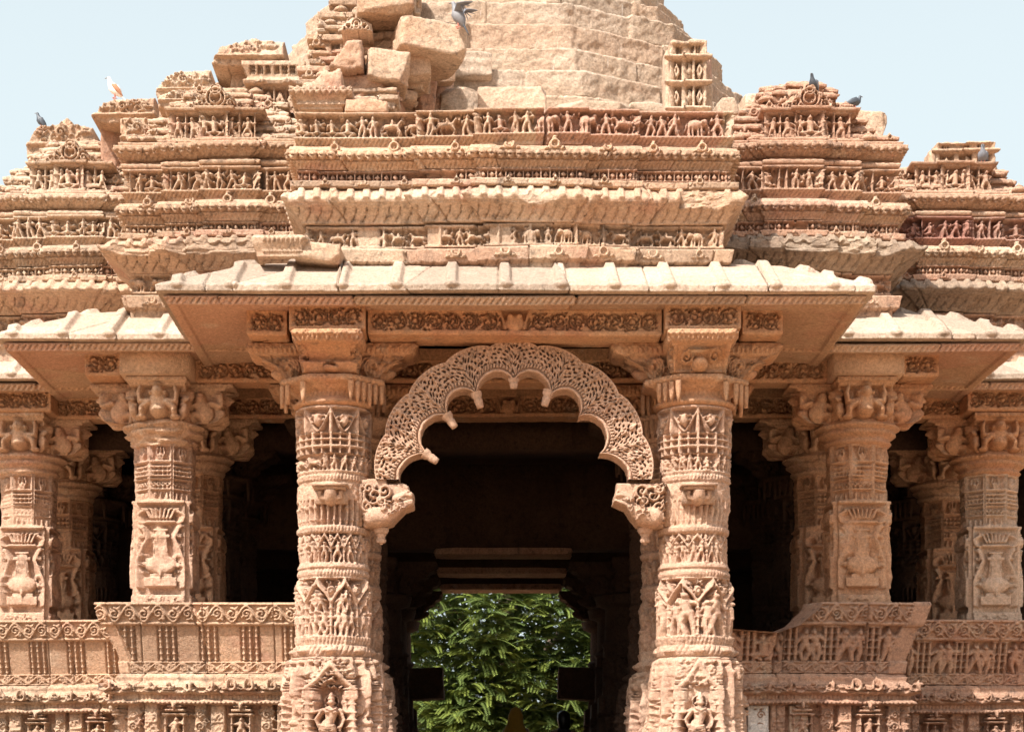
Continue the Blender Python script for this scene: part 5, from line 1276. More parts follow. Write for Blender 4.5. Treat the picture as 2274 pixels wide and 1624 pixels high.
# ------------------------------------------------------------------ balcony walls and the carved base below them
ZT = 3.747
def rail(k, side):
    half = 4.03 if k == 1 else 5.88; y = 20.62 if k == 1 else 22.47; hi = 1.9 if k == 1 else 3.7
    L = [(-half, y+1.95), (-half, y), (-hi, y)]
    path = [(XC+a, b) for a, b in L] if side < 0 else [(XC-a, b) for a, b in L[::-1]]
    zz = [3.03, 3.035, 3.15, 3.155, 3.51, 3.52, 3.54, 3.725, ZT, ZT+0.002]; oo = [-0.3, 0.04, 0.055, 0.03, 0.16, 0.20, 0.215, 0.27, 0.26, -0.02]
    S = Sweep(path, list(zip(oo, zz)), 0.007); c = S.cv; W = S.L[-1]; T = S.T; rng = np.random.RandomState(70+k+side)
    vine(c, 0, W, T[6]-0.005, T[7], rng, -0.014, 0.020, 0.008, 0.15, 0.013)
    vine(c, 0, W, T[1]+0.005, T[2]-0.003, rng, -0.010, 0.015, 0.006, 0.13, 0.010)
    if side < 0:
        st = 0.43; n = int(W/st)
        for i in range(n):
            xc = (i+0.62)*st+(0.0 if k == 1 else 0.1)
            c.box(xc-0.10, xc+0.10, T[3]+0.005, T[4]-0.005, -0.013)
            for g in (-1, 0, 1):
                c.cap(xc+g*0.066, T[3], xc+g*0.066, T[4], 0.015, 0.015, 0.030, -0.013)
                for j in range(6): c.box(xc+g*0.066-0.020, xc+g*0.066+0.020, T[3]+0.02+j*0.062, T[3]+0.032+j*0.062, 0.022, 'max')
    else:
        x = 0.05; c.box(0, W, T[3]+0.004, T[4]-0.004, -0.03); i = 0
        while x < W:
            for g in range(3): pilaster(c, x+g*0.065, T[3], T[4], 0.024, -0.03, 0.045)
            c.box(x+0.16, x+0.40, T[3]+0.005, T[4]-0.005, -0.03)
            figure(c, x+0.23, T[3]+0.01, 0.33, rng, -0.03, 0.055, sit=(i % 4 == 1)); figure(c, x+0.34, T[3]+0.01, 0.33, rng, -0.03, 0.055)
            x += 0.43; i += 1
        c.box(x, W, T[3], T[4], 0.0)
    # plain raking corner stones
    sc = 1.95 if side < 0 else half-hi
    for _ in (0,):
        for q in range(60):
            ta = T[1]+(T[8]-T[1])*q/60; of_ = float(np.interp(ta, T, oo)); tb = T[1]+(T[8]-T[1])*(q+1)/60
            if side > 0: c.box(sc+of_-0.17, sc+of_+0.10, ta, tb, 0.012)
            elif ta < T[4]: c.box(sc-of_-0.10, sc-of_+0.12, ta, tb, 0.0)
    x = rng.uniform(.5, 1.0)
    while x < W: c.box(x-0.004, x+0.004, T[1], T[8], -0.015); x += rng.uniform(0.6, 1.1)
    limz = None
    if k == 1 and side > 0:
        def limz(s, t):
            e = np.interp(s, [0, .45, .75, .95, 1.12, 1.25, 9], [3.50, 3.46, 3.44, 3.52, 3.68, 4, 4]); return e+0.012*fbm2(s, t, 12, 2)
    if k == 1 and side < 0:
        limz = None
    b = Buf(); S.mesh(b, 0.0085, rough=0.003, seed=80+k+side, limz=limz, joints=(0.6, 1.3), jit=0.004, sag=0.003)
    lab = ('left balcony wall with groups of little balusters' if k == 1 else 'outer left balcony wall, set back and lower in view') if side < 0 else ('right balcony wall with couples in relief, its rail broken away beside the column' if k == 1 else 'outer right balcony wall crowded with dancers in relief')
    under(b, 'balcony_wall', ('plain' if side < 0 else 'pink'), temple, lab)
    # inner face and seat
    b = Buf(); yy = y
    b.box(XC-half+0.02 if side < 0 else XC+hi, XC-hi if side < 0 else XC+half-0.02, y+0.02, y+0.12, 2.6, 3.44 if (k == 1 and side > 0) else ZT-0.02)
    b.box(XC-half+0.02 if side < 0 else XC+hi, XC-hi if side < 0 else XC+half-0.02, y+0.12, y+0.8, 2.9, 3.2)
    under(b, 'seat', 'pink', temple)
    # base
    zz = [0.0, 1.2, 1.25, 1.6, 1.62, 2.22, 2.24, 2.30, 2.31, 2.70, 2.71, 2.74, 2.76, 2.80, 2.82, 2.90, 2.95, 3.0, 3.03]
    oo = [0.35, 0.35, 0.22, 0.22, 0.10, 0.10, 0.16, 0.16, 0.05, 0.05, 0.13, 0.14, 0.10, 0.10, 0.16, 0.18, 0.12, 0.06, 0.03]
    S = Sweep(path, list(zip(oo, zz)), 0.008); c = S.cv; W = S.L[-1]; q = lambda z: float(np.interp(z, zz, S.T))
    # roofs of the little shrines
    c.box(0, W, q(2.83), q(2.99), -0.02); x = 0.03
    while x < W:
        t = rng.rand()
        if t < 0.35: amalaka(c, x+0.07, q(2.88), 0.06, 0.06, -0.02)
        elif t < 0.65: kudu(c, x+0.07, q(2.90), 0.14, 0.06, -0.01)
        else: figure(c, x+0.07, q(2.83), 0.13, rng, -0.02, 0.06, sit=True)
        for j in range(3): c.box(x-0.02+j*.015, x+0.15-j*.015, q(2.83)+j*0.022, q(2.84)+j*0.022, 0.02-j*.004, 'max')
        x += rng.uniform(0.17, 0.24)
    strokes(c, 0, W, q(2.76), q(2.80), 0.04, -0.015, 0.0, 0.008); teeth(c, 0, W, q(2.735), 0.03, 0.045, 0.02, 0, False)
    # niches and pilasters
    c.box(0, W, q(2.33), q(2.70), -0.04); x = 0.1; i = 0
    while x < W:
        if i % 3 == 1:
            minishrine(c, x+0.12, q(2.33), q(2.72), 0.26, rng, -0.04, 0.10); x += 0.32
        elif i % 3 == 0:
            c.box(x, x+0.15, q(2.33), q(2.70), 0.012); foliage_leaf(c, x+0.01, x+0.14, q(2.35), q(2.68), rng, 22, 0.0, 0.03, 0.008, 0.03); c.box(x+0.02, x+0.13, q(2.52), q(2.535), 0.03); x += 0.2
        else:
            c.box(x, x+0.13, q(2.33), q(2.70), -0.005); foliage_leaf(c, x, x+0.13, q(2.35), q(2.68), rng, 30, -0.04, 0.05, 0.010, 0.04); c.spiral(x+.065, q(2.6), .045, 1.4, 0, 1, .01, .05, -.02); c.spiral(x+.065, q(2.48), .045, 1.4, 3, -1, .01, .05, -.02); x += 0.17
        i += 1
    frieze(c, 0, W, q(1.66), q(2.20), rng, -0.06, 0.07, 'pfpff', 0.22, 0.02)
    if side < 0:      # mortar patches on the left
        Y, X = np.mgrid[0:c.ny, 0:c.nx]*c.res; mm = np.clip(fbm2(X, Y, 1.8, 31)*7-0.3, 0, 1); c.a = c.a*(1-mm*0.85)-0.01*mm
    c.rough(0.006, 24, 4)
    b = Buf(); S.mesh(b, 0.009, rough=0.005, seed=85+k+side, joints=(0.5, 1.0), jit=0.01)
    under(b, 'carved_base', 'warm' if side < 0 else 'pink', temple)
    if side > 0 and k == 1:
        for (p0, p1, t) in ((1660, 1707, 'white'), (1753, 1795, 'pale')):
            yb = 20.555; Pl = Plate([(PX(p0, yb), 2.30), (PX(p1, yb), 2.30), (PX(p1, yb), 2.70), (PX(p0, yb), 2.70)], 0.006); c = Pl.cv
            c.box(0, c.w, 0.12, 0.15, 0.02); c.box(c.w*.1, c.w*.9, .15, .2, .012); c.ell(c.w*.36, .36, .02, .012, -.02, hole=True); c.ell(c.w*.64, .36, .02, .012, -.02, hole=True)
            if t == 'pale': c.spiral(c.w*.3, .34, .03, 1.4, 0, 1, .008, .02); c.spiral(c.w*.7, .34, .03, 1.4, 3, -1, .008, .02); c.box(0, c.w, .25, .27, .015)
            b = Buf(); Pl.mesh(b, yb, 0.12, 0.008); under(b, 'replaced_pilaster', t, temple, ('whitewashed' if t == 'white' else 'pale new')+' pilaster block under the right balcony')
for k in (1, 2):
    for s_ in (-1, 1): rail(k, s_)
# ------------------------------------------------------------------ stepped roof core
def stepped_roof():
    e = part('stepped_roof', (XC, 25.4, 8.2), None, 'plain grey-brown stepped pyramid of weathered courses')
    rng = np.random.RandomState(12); cy = 25.2; z = 8.15; r = 4.55; i = 0
    while z < 12.3:
        h = rng.uniform(0.27, 0.36); b = Buf(); n = 12
        pts = []
        off = radians(15)
        for q in range(-5, 5):
            a = -pi/2+off+q*pi/6; pts.append((XC-0.12+r*cos(a), cy+r*sin(a)))
        S = Sweep(pts, [(-0.22, z-0.03), (-0.11, z+0.005), (-0.03, z+0.03), (-0.01, z+0.06), (0.0, z+h-0.02), (-0.02, z+h), (-0.40, z+h+0.015)], 0.012)
        c = S.cv; Y, X = np.mgrid[0:c.ny, 0:c.nx]*c.res
        c.a += 0.007*fbm2(X, Y, 2.4, i+3, 4)*2+0.010*fbm2(X, Y, 9, i+7, 4)*2
        S.mesh(b, 0.013, rough=0.011, seed=i, joints=(0.7, 2.0), rng=rng, jit=0.04, sag=0.002, limo=lambda s, t: 0.06+0.03*fbm2(s, t, 7, i))
        under(b, 'course', 'grey', e)
        z += h; r -= rng.uniform(0.20, 0.29); i += 1
    b = Buf(); b.box(XC-r*.7, XC+r*.7, cy-r*.7, cy+r*.7, z-0.2, z); under(b, 'cap_stone', 'grey', e)
stepped_roof()

def blk(buf, p0, p1, q0, q1, Y, dep, seed, rot=(0,0,0), amp=0.045, chip=0.45, fine=0.012, zdn=0.0, res=0.016, strata=0.0):
    """rock filling the given columns p0..p1 and rows q0..q1 when seen at distance Y"""
    x0, x1, z1, z0 = PX(p0, Y), PX(p1, Y), PZ(q0, Y), PZ(q1, Y)-zdn
    rock(buf, ((x0+x1)/2, Y+dep/2, (z0+z1)/2), (x1-x0, dep, z1-z0), seed, rot, amp, res, chip, fine, 0.0, strata)
def loose(name, label, cat, mat, fn, px, py, Y, group=None):
    o = Buf(); fn(o); base = Vector((PX(px, Y), Y, PZ(py, Y)))
    m = o.build(name, mat, None); m.data.transform(Matrix.Translation(-base)); m.location = base
    tag(m, label, cat, group); return m
# courses of the ruined spire's corner, left of the core
def ruined_corner():
    e = part('ruined_spire_corner', (PX(760, 20), 20, 8.2), None, 'ruined corner of the carved spire, stacked thin mouldings')
    rng = np.random.RandomState(3)
    left = [(245, 664), (200, 668), (150, 688), (100, 702), (50, 735), (20, 752), (0, 765), (-40, 790), (-80, 820)]
    ys = [a for a, _ in left]; xs = [b_ for _, b_ in left]
    py = 250; i = 0
    b = Buf()
    while py > -90:
        hp = rng.uniform(16, 32); Y = 19.55+(250-py)*0.006
        xl = PX(np.interp(-py, [-a for a in ys], xs)+rng.uniform(-5, 8), Y); xr = PX(870 if py > 30 else 915, Y); z0, z1 = PZ(py, Y), PZ(py-hp, Y)+0.02
        big = i % 3 == 1
        S = Sweep([(xl, Y+1.6), (xl, Y), (xl+0.35, Y), (xl+0.35, Y-0.06), (xr, Y-0.06), (xr, Y+1.6)], [(-0.06, z0-.01), (0.0, z0), (0.0, z0+(z1-z0)*0.5), (0.045, z0+(z1-z0)*0.6), (0.05, z1-0.012), (0.0, z1), (-0.3, z1+0.01)]); c = S.cv; x = 0.0
        while x < S.L[-1]:
            t = rng.rand()
            if t < 0.3: amalaka(c, x, 0.09, 0.05, 0.05, 0.0)
            elif t < 0.5: kudu(c, x, 0.10, 0.12, 0.05)
            elif t < 0.75:
                for j in range(4): c.box(x+j*0.022, x+j*0.022+0.009, 0.055, 0.055+(z1-z0)*.5, -0.03)
            else: teeth(c, x-0.05, x+0.1, 0.10, 0.03, 0.04, 0.02)
            x += rng.uniform(0.14, 0.24)
        S.mesh(b, 0.0105, rough=0.012, seed=i+200, joints=(0.2, 0.5), jit=0.03, limo=frag_lim(0.14, 0.04, i+200, 0.0, 3.5, 0.08))
        xx = xl+0.05
        while xx < xr:
            t = rng.rand()
            if t < 0.4: melon(b, xx, Y-0.03, z0+0.03, rng.uniform(.05, .075))
            elif t < 0.7: kudu_plates(b, [(xx-.09, Y), (xx+.09, Y)], .2, z0+0.03, rng.uniform(.10, .14), 0.07, rng, 0)
            xx += rng.uniform(.14, .26)
        py -= hp; i += 1
    under(b, 'thin_courses', 'warm', e)
    b = Buf()
    for q in range(34):
        px_ = rng.uniform(770, 985); py_ = rng.uniform(60, 238); s_ = rng.uniform(.07, .17); Y = 20.15+rng.uniform(0, .5)+(.7 if px_ > 930 else 0)
        rock(b, (PX(px_, Y), Y, PZ(py_, Y)), (s_*1.5, s_*1.4, s_*.8), q+300, tuple(rng.uniform(-.4, .4, 3)), .02, .03, .7)
    for (a_, b_, c_, d_, Y) in ((780, 930, 60, 160, 20.6), (860, 935, 150, 252, 20.7)): blk(b, a_, b_, c_, d_, Y, .7, a_, (0, 0, 0), .05, .5)
    under(b, 'rubble', 'warm', e)['kind'] = 'stuff'
    # kapota block with its broken triangular top
    b = Buf(); Y = 19.25; xl, xr = PX(666, Y), PX(760, Y)
    S = Sweep([(xl, Y+.6), (xl, Y), (xr, Y), (xr, Y+.6)], [(-0.1, PZ(246, Y)), (0, PZ(245, Y)), (0.0, PZ(240, Y)), (0.03, PZ(236, Y)), (0.02, PZ(228, Y)), (0.07, PZ(210, Y)), (0.08, PZ(203, Y)), (0.04, PZ(200, Y)), (-0.1, PZ(199.5, Y))])
    teeth(S.cv, 0, S.L[-1], S.T[5]+0.01, 0.05, 0.06, 0.03); S.mesh(b, 0.009, seed=77)
    Pl = Plate([(xl, PZ(202, Y)), (xr, PZ(202, Y)), (xr, PZ(152, Y)), (xr-0.05, PZ(150, Y)), (PX(735, Y), PZ(158, Y)), (PX(722, Y), PZ(152, Y)), (PX(700, Y), PZ(175, Y)), (PX(680, Y), PZ(188, Y))], 0.01, 0.02, 4); Pl.cv.rough(0.02, 6, 2); Pl.mesh(b, Y-0.02, 0.4, 0.012)
    under(b, 'corner_block', 'warm', e)
    Pl = Plate([(PX(752, 19.7), PZ(52, 19.7)), (PX(825, 19.7), PZ(52, 19.7)), (PX(822, 19.7), PZ(30, 19.7)), (PX(800, 19.7), PZ(18, 19.7)), (PX(775, 19.7), PZ(18, 19.7)), (PX(757, 19.7), PZ(32, 19.7))], 0.006, 0.01)
    c = Pl.cv; c.box(0, c.w, .02, c.h, -.02)
    for (dx, dy, r) in ((.5, .45, .05), (.5, .45, .025), (.25, .3, .03), (.75, .3, .03), (.15, .15, .02), (.85, .15, .02), (.38, .2, .02), (.62, .2, .02)): c.ring(c.w*dx, c.h*dy, r, .01, .045, -.02)
    b = Buf(); Pl.mesh(b, 19.9, 0.4, 0.008); under(b, 'pediment', 'pale', e)
ruined_corner()
for (a, b_, c_, d_, Y) in ((352, 655, 222, 340, 21.75), (262, 420, 262, 380, 22.9), (60, 215, 335, 400, 23.4), (1660, 1900, 225, 330, 21.6), (2000, 2230, 392, 450, 23.2)):
    b = Buf(); blk(b, a, b_, c_, d_, Y, 0.8, a, (0,0,0), 0.05, 0.6); under(b, 'rubble_core', 'warm', temple)
G = 'broken blocks heaped on the ruined roof'
loose('stone_block', 'big tilted slab overhanging the heap, the grey pigeon at its right end', 'stone block', 'warm', lambda b: blk(b, 868, 1018, 42, 112, 19.75, 0.75, 5, (0, 0.10, 0.25), 0.05, 0.5), 940, 110, 19.75, G)
loose('stone_block', 'upright block under the big tilted slab', 'stone block', 'warm', lambda b: blk(b, 868, 948, 82, 172, 19.95, 0.6, 6, (0, -0.05, 0.1), 0.05, 0.5), 900, 170, 19.95, G)
loose('stone_block', 'pinkish wedge-shaped block leaning on the carved corner', 'stone block', 'pink', lambda b: Plate([(PX(728, 19.5), PZ(150, 19.5)), (PX(770, 19.5), PZ(92, 19.5)), (PX(806, 19.5), PZ(90, 19.5)), (PX(812, 19.5), PZ(112, 19.5)), (PX(808, 19.5), PZ(154, 19.5)), (PX(770, 19.5), PZ(160, 19.5))], 0.01, 0.02, 3).mesh(b, 19.45, 0.45, 0.012, 0.02, 0.03, lambda X, Z: 0.10*fbm2(X, Z, 3, 4)), 770, 158, 19.5, G)
loose('stone_block', 'squat brown block right of the pinkish wedge', 'stone block', 'warm', lambda b: blk(b, 808, 902, 108, 178, 19.55, 0.6, 8, (0, 0.06, 0.15), 0.06, 0.55), 855, 178, 19.55, G)
loose('boulder', 'rounded boulder with a lit left face under the squat block', 'boulder', 'pink', lambda b: blk(b, 757, 872, 162, 252, 19.6, 0.85, 9, (0, 0.0, -0.3), 0.12, 0.95, 0.02), 810, 250, 19.6, G)
loose('stone_block', 'low orange block at the foot of the boulder', 'stone block', 'plain', lambda b: blk(b, 766, 858, 221, 247, 19.15, 0.35, 10, (0, 0.0, 0.05), 0.02, 0.5), 810, 247, 19.2, G)
loose('stone_slab', 'dark upright slab standing in the gap beside the core', 'stone slab', 'pink', lambda b: blk(b, 908, 952, 150, 250, 20.6, 0.5, 11, (0, 0.12, 0.4), 0.06, 0.7), 925, 250, 20.5, G)
loose('stone_slab', 'narrow slab leaning against the stepped core', 'stone slab', 'pink', lambda b: blk(b, 944, 985, 140, 255, 21.2, 0.5, 12, (0, 0.18, 0.5), 0.05, 0.7), 960, 250, 21.1, G)
loose('stone_slab', 'flat ragged slab at the very top of the carved corner', 'stone slab', 'warm', lambda b: blk(b, 785, 912, -8, 26, 19.8, 0.8, 14, (0, -0.04, 0.1), 0.05, 0.6), 840, 26, 19.8, G)
loose('stone_block', 'squared grooved block on a step of the core', 'stone block', 'grey', lambda b: blk(b, 978, 1085, 112, 172, 21.7, 0.6, 15, (0, 0, 0.12), 0.02, 0.25, 0.012, strata=0.006), 1030, 172, 21.7, G)
loose('stone_block', 'long pale block lying just above the figure frieze', 'stone block', 'pale', lambda b: blk(b, 1062, 1212, 192, 262, 20.6, 0.6, 16, (0, 0, -0.02), 0.03, 0.3), 1137, 255, 20.6, G)
for i, (a, b_, c_, d_, mt, lb) in enumerate([(1235, 1400, 222, 262, 'grey', 'low grey block right of the long pale one'), (1395, 1475, 222, 258, 'grey', 'rounded grey block beside the carved pillar fragment'), (1590, 1637, 215, 262, 'grey', 'small grey block right of the carved pillar fragment'), (975, 1062, 192, 262, 'grey', 'worn grey block left of the long pale one')]):
    loose('stone_block', lb, 'stone block', mt, lambda b, a=a, b_=b_, c_=c_, d_=d_, i=i: blk(b, a, b_, c_, d_, 20.7+0.15*i, 0.6, 30+i, (0, 0.02, 0.05), 0.05, 0.6), (a+b_)/2, d_, 20.7, G)

def carved_pillar(b, p0, p1, q0, q1, Y, tiers, seed, bars=True, dep=0.4):
    """fragment of carved wall: fluted top, cushions and pairs of lozenges"""
    x0, x1 = PX(p0, Y), PX(p1, Y); z0, z1 = PZ(q1, Y), PZ(q0, Y); H = z1-z0
    S = Sweep([(x0, Y+dep), (x0, Y), (x0+(x1-x0)*.5, Y), (x0+(x1-x0)*.5, Y-0.03), (x1-0.0, Y-0.03), (x1, Y+dep)], [(-.05, z0-.15), (0, z0-.149), (0, z1-0.02), (-0.03, z1), (-(x1-x0)*.45, z1+.01)], 0.006); c = S.cv; f0 = dep; w = x1-x0+0.03; base = 0.15+0.05
    rng = np.random.RandomState(seed); th = H*0.27
    zt = base+H
    c.box(f0+.02, f0+w-.02, zt-th, zt-th*0.25, -0.02)
    for g in range(3):
        for j in range(3): c.box(f0+w*(0.12+0.31*g)+j*0.028, f0+w*(0.12+0.31*g)+j*0.028+0.013, zt-th*0.8, zt-th*0.3, -0.05)
    y = base; hh = (H-th)/tiers
    for t in range(tiers):
        c.cap(f0-.03, y+hh*0.06, f0+w+.03, y+hh*0.06, 0.022, 0.022, 0.04); 
        for s_ in range(3):
            xc = f0+w*(0.17+0.33*s_); c.box(xc-w*.12, xc+w*.12, y+hh*.14, y+hh*.92, -0.045)
            ww = c.win(xc-w*.12, xc+w*.12, y+hh*.14, y+hh*.92); a, X, Y_ = ww; m = np.abs(X-xc)/(w*.09)+np.abs(Y_-y-hh*.53)/(hh*.36) < 1; a[m] = np.maximum(a[m], 0.0); c.ell(xc, y+hh*.53, .008, .03, -0.02, hole=True)
        y += hh
    c.cap(f0-.03, y+.01, f0+w+.03, y+.01, 0.025, 0.025, 0.045)
    c.rough(0.008, 18, seed); S.mesh(b, 0.0085, rough=0.006, seed=seed)
    rock(b, ((x0+x1)/2+0.03, Y+dep*.6+0.12, (z0+z1)/2-0.08), (x1-x0+0.12, dep*.8, H+0.12), seed+1, (0, 0, 0), 0.05, 0.025, 0.6)
loose('pillar_fragment', 'tall carved wall fragment with lozenges, standing alone right of the stepped core', 'carved fragment', 'warm', lambda b: carved_pillar(b, 1487, 1568, 88, 247, 19.3, 2, 3), 1528, 250, 19.4)
loose('carved_block', 'carved block with hanging lozenges on the far right mound', 'carved fragment', 'warm', lambda b: carved_pillar(b, 2078, 2208, 312, 402, 22.9, 1, 5), 2143, 400, 22.9)
def corn_block(b):
    Y = 21.1; x0, x1 = PX(557, Y), PX(660, Y)
    S = Sweep([(x0, Y+.6), (x0, Y), (x1, Y), (x1, Y+.6)], [(0, PZ(250, Y)), (0, PZ(193, Y)), (0.06, PZ(190, Y)), (0.08, PZ(183, Y)), (0.04, PZ(178, Y)), (0.03, PZ(172, Y)), (0.09, PZ(150, Y)), (0.09, PZ(142, Y)), (0.02, PZ(140, Y)), (-.2, PZ(139.5, Y))], 0.007); c = S.cv
    c.box(.6, c.w-.6, .03, S.T[1]-.02, -.04)
    for g in range(4): xx = .6+(x1-x0)*(g+.5)/4; ww = c.win(xx-.06, xx+.06, .03, S.T[1]-.02); a, X, Y_ = ww; m = np.abs(X-xx)/.05+np.abs(Y_-S.T[1]*.5)/.11 < 1; a[m] = 0; c.ell(xx, S.T[1]*.5, .012, .012, -.02, hole=True); c.box(xx+.052, xx+.07, 0, S.T[1], 0.01)
    kudus(c, 0, S.T[3], c.w, .25, .07, np.random.RandomState(2), .03)
    for g in range(6):
        for j in range(3): c.box(.6+g*.085+j*.02, .6+g*.085+j*.02+.009, S.T[5]+.02, S.T[6]-.015, -.03)
    S.mesh(b, 0.009, rough=.006, seed=8)
loose('carved_block', 'crisp cornice block with lozenges beside the porch roof, right of the capstone', 'carved fragment', 'warm', corn_block, 608, 250, 21.3)
def capst(b):
    Y = 21.2
    Pl = Plate([(PX(468, Y), PZ(146, Y)), (PX(500, Y), PZ(158, Y)), (PX(560, Y), PZ(154, Y)), (PX(633, Y), PZ(136, Y)), (PX(634, Y), PZ(92, Y)), (PX(575, Y), PZ(90, Y)), (PX(560, Y), PZ(84, Y)), (PX(530, Y), PZ(97, Y)), (PX(490, Y), PZ(108, Y)), (PX(484, Y), PZ(128, Y))], 0.008, 0.012, 9); c = Pl.cv; rng = np.random.RandomState(3)
    c.box(0, c.w, c.h*.28, c.h*.36, 0.05); foliage_leaf(c, c.w*.2, c.w*.7, c.h*.5, c.h*.9, rng, 30, 0.0, .03, .01, .04); amalaka(c, c.w*.8, c.h*.68, .09, .05, 0.0); c.rough(.015, 8, 3)
    Pl.mesh(b, Y-0.1, 0.7, 0.010, 0.012, 0.03, lambda X, Z: 0.35*np.clip((PZ(150, Y)-Z)*0+(Z-PZ(125, Y))*1.2, 0, .3))
loose('capstone', 'overhanging roof slab with a pointed left end, perched above the left mound', 'capstone', 'warm', capst, 550, 155, 21.2)
loose('stone_post', 'leaning rough post holding up the overhanging capstone', 'stone post', 'warm', lambda b: blk(b, 508, 556, 146, 232, 21.35, 0.35, 21, (0, 0.10, 0.1), 0.03, 0.4), 530, 230, 21.4)
def slabc(b, pts, Y, dep, seed, ama=True, jag=.014):
    Pl = Plate([(PX(a, Y), PZ(q, Y)) for a, q in pts], 0.008, jag, seed); c = Pl.cv; rng = np.random.RandomState(seed)
    c.box(0, c.w, c.h*.30, c.h*.38, 0.04); foliage_leaf(c, c.w*.15, c.w*.85, c.h*.45, c.h*.9, rng, 36, 0.0, .035, .009, .04)
    if ama: amalaka(c, c.w*.2, c.h*.62, .07, .06, 0.0); amalaka(c, c.w*.85, c.h*.62, .07, .06, 0.0)
    c.spiral(c.w*.5, c.h*.62, .06, 1.4, 0, 1, .012, .05); c.rough(.016, 8, seed)
    Pl.mesh(b, Y, dep, 0.010, 0.012, 0.03)
loose('carved_slab', 'weathered carved slab on top of the left mound, left of the capstone', 'carved fragment', 'warm', lambda b: slabc(b, [(343, 202), (352, 186), (365, 178), (380, 162), (400, 156), (470, 154), (472, 215), (350, 222)], 21.5, .6, 31), 410, 215, 21.5)
loose('carved_slab', 'small blocks with fluting under the carved slab', 'carved fragment', 'warm', lambda b: slabc(b, [(348, 240), (350, 208), (385, 200), (470, 192), (510, 200), (512, 240)], 21.35, .5, 33, False), 430, 240, 21.4)
loose('carved_slab', 'overhanging carved slab with the white pigeon on it', 'carved fragment', 'warm', lambda b: slabc(b, [(199, 258), (215, 246), (232, 226), (260, 217), (300, 220), (345, 214), (346, 262), (300, 272), (250, 277), (225, 272)], 22.2, .8, 35), 270, 275, 22.3)
loose('stone_post', 'rough upright post under the slab with the white pigeon', 'stone post', 'pink', lambda b: blk(b, 216, 262, 268, 378, 22.5, 0.4, 22, (0, 0.03, 0.2), 0.035, 0.45), 240, 375, 22.6)
loose('carved_slab', 'fluted block right of the rough upright post', 'carved fragment', 'warm', lambda b: slabc(b, [(266, 330), (264, 262), (300, 258), (345, 262), (345, 330)], 22.0, .5, 36, False), 300, 330, 22.0)
loose('carved_slab', 'second carved mound top at the far left with the dark pigeon behind it', 'carved fragment', 'warm', lambda b: slabc(b, [(58, 352), (56, 325), (68, 300), (86, 280), (128, 276), (148, 260), (166, 276), (208, 282), (214, 352)], 23.3, .7, 37), 135, 350, 23.3)
loose('stone_block', 'plain broken blocks beside the right mound top', 'stone block', 'warm', lambda b: (blk(b, 1650, 1722, 206, 262, 21.6, 0.5, 41, (0, .04, .1), .03, .5)), 1686, 262, 21.6)
loose('stone_block', 'ragged block at the right shoulder of the right mound', 'stone block', 'warm', lambda b: (blk(b, 1880, 1966, 242, 320, 21.3, 0.6, 42, (0, .06, .1), .06, .7)), 1925, 315, 21.4)
loose('stone_block', 'low block at the left shoulder of the far right mound', 'stone block', 'grey', lambda b: (blk(b, 1978, 2045, 385, 432, 22.9, 0.5, 43, (0, -.1, .1), .03, .5)), 2010, 430, 22.9)
def fallen(b):
    Y = 18.55; z0 = 0
    x0, x1 = PX(570, Y), PX(668, Y)
    S = Sweep([(x0, Y+.35), (x0, Y), (x1, Y), (x1+.1, Y+.35)], [(-0.05, PZ(574, Y)), (0.0, PZ(572, Y)), (0.0, PZ(562, Y)), (0.04, PZ(545, Y)), (0.05, PZ(532, Y)), (0.02, PZ(525, Y)), (-0.16, PZ(523, Y))], .006)
    teeth(S.cv, .4, S.L[-1]-.3, S.T[4], .05, .04, .02); teeth(S.cv, .4, S.L[-1]-.3, S.T[2]+.02, .03, .025, .015, 0, False); S.mesh(b, .009, rough=.004)
    rock(b, (PX(700, Y)+.02, Y+.25, PZ(556, Y)), (.42, .5, .17), 5, (0, .12, 0), .05, .02, .7)
loose('cornice_fragment', 'loose cornice piece lying across the left end of the porch eave', 'carved fragment', 'warm', fallen, 620, 574, 18.6)
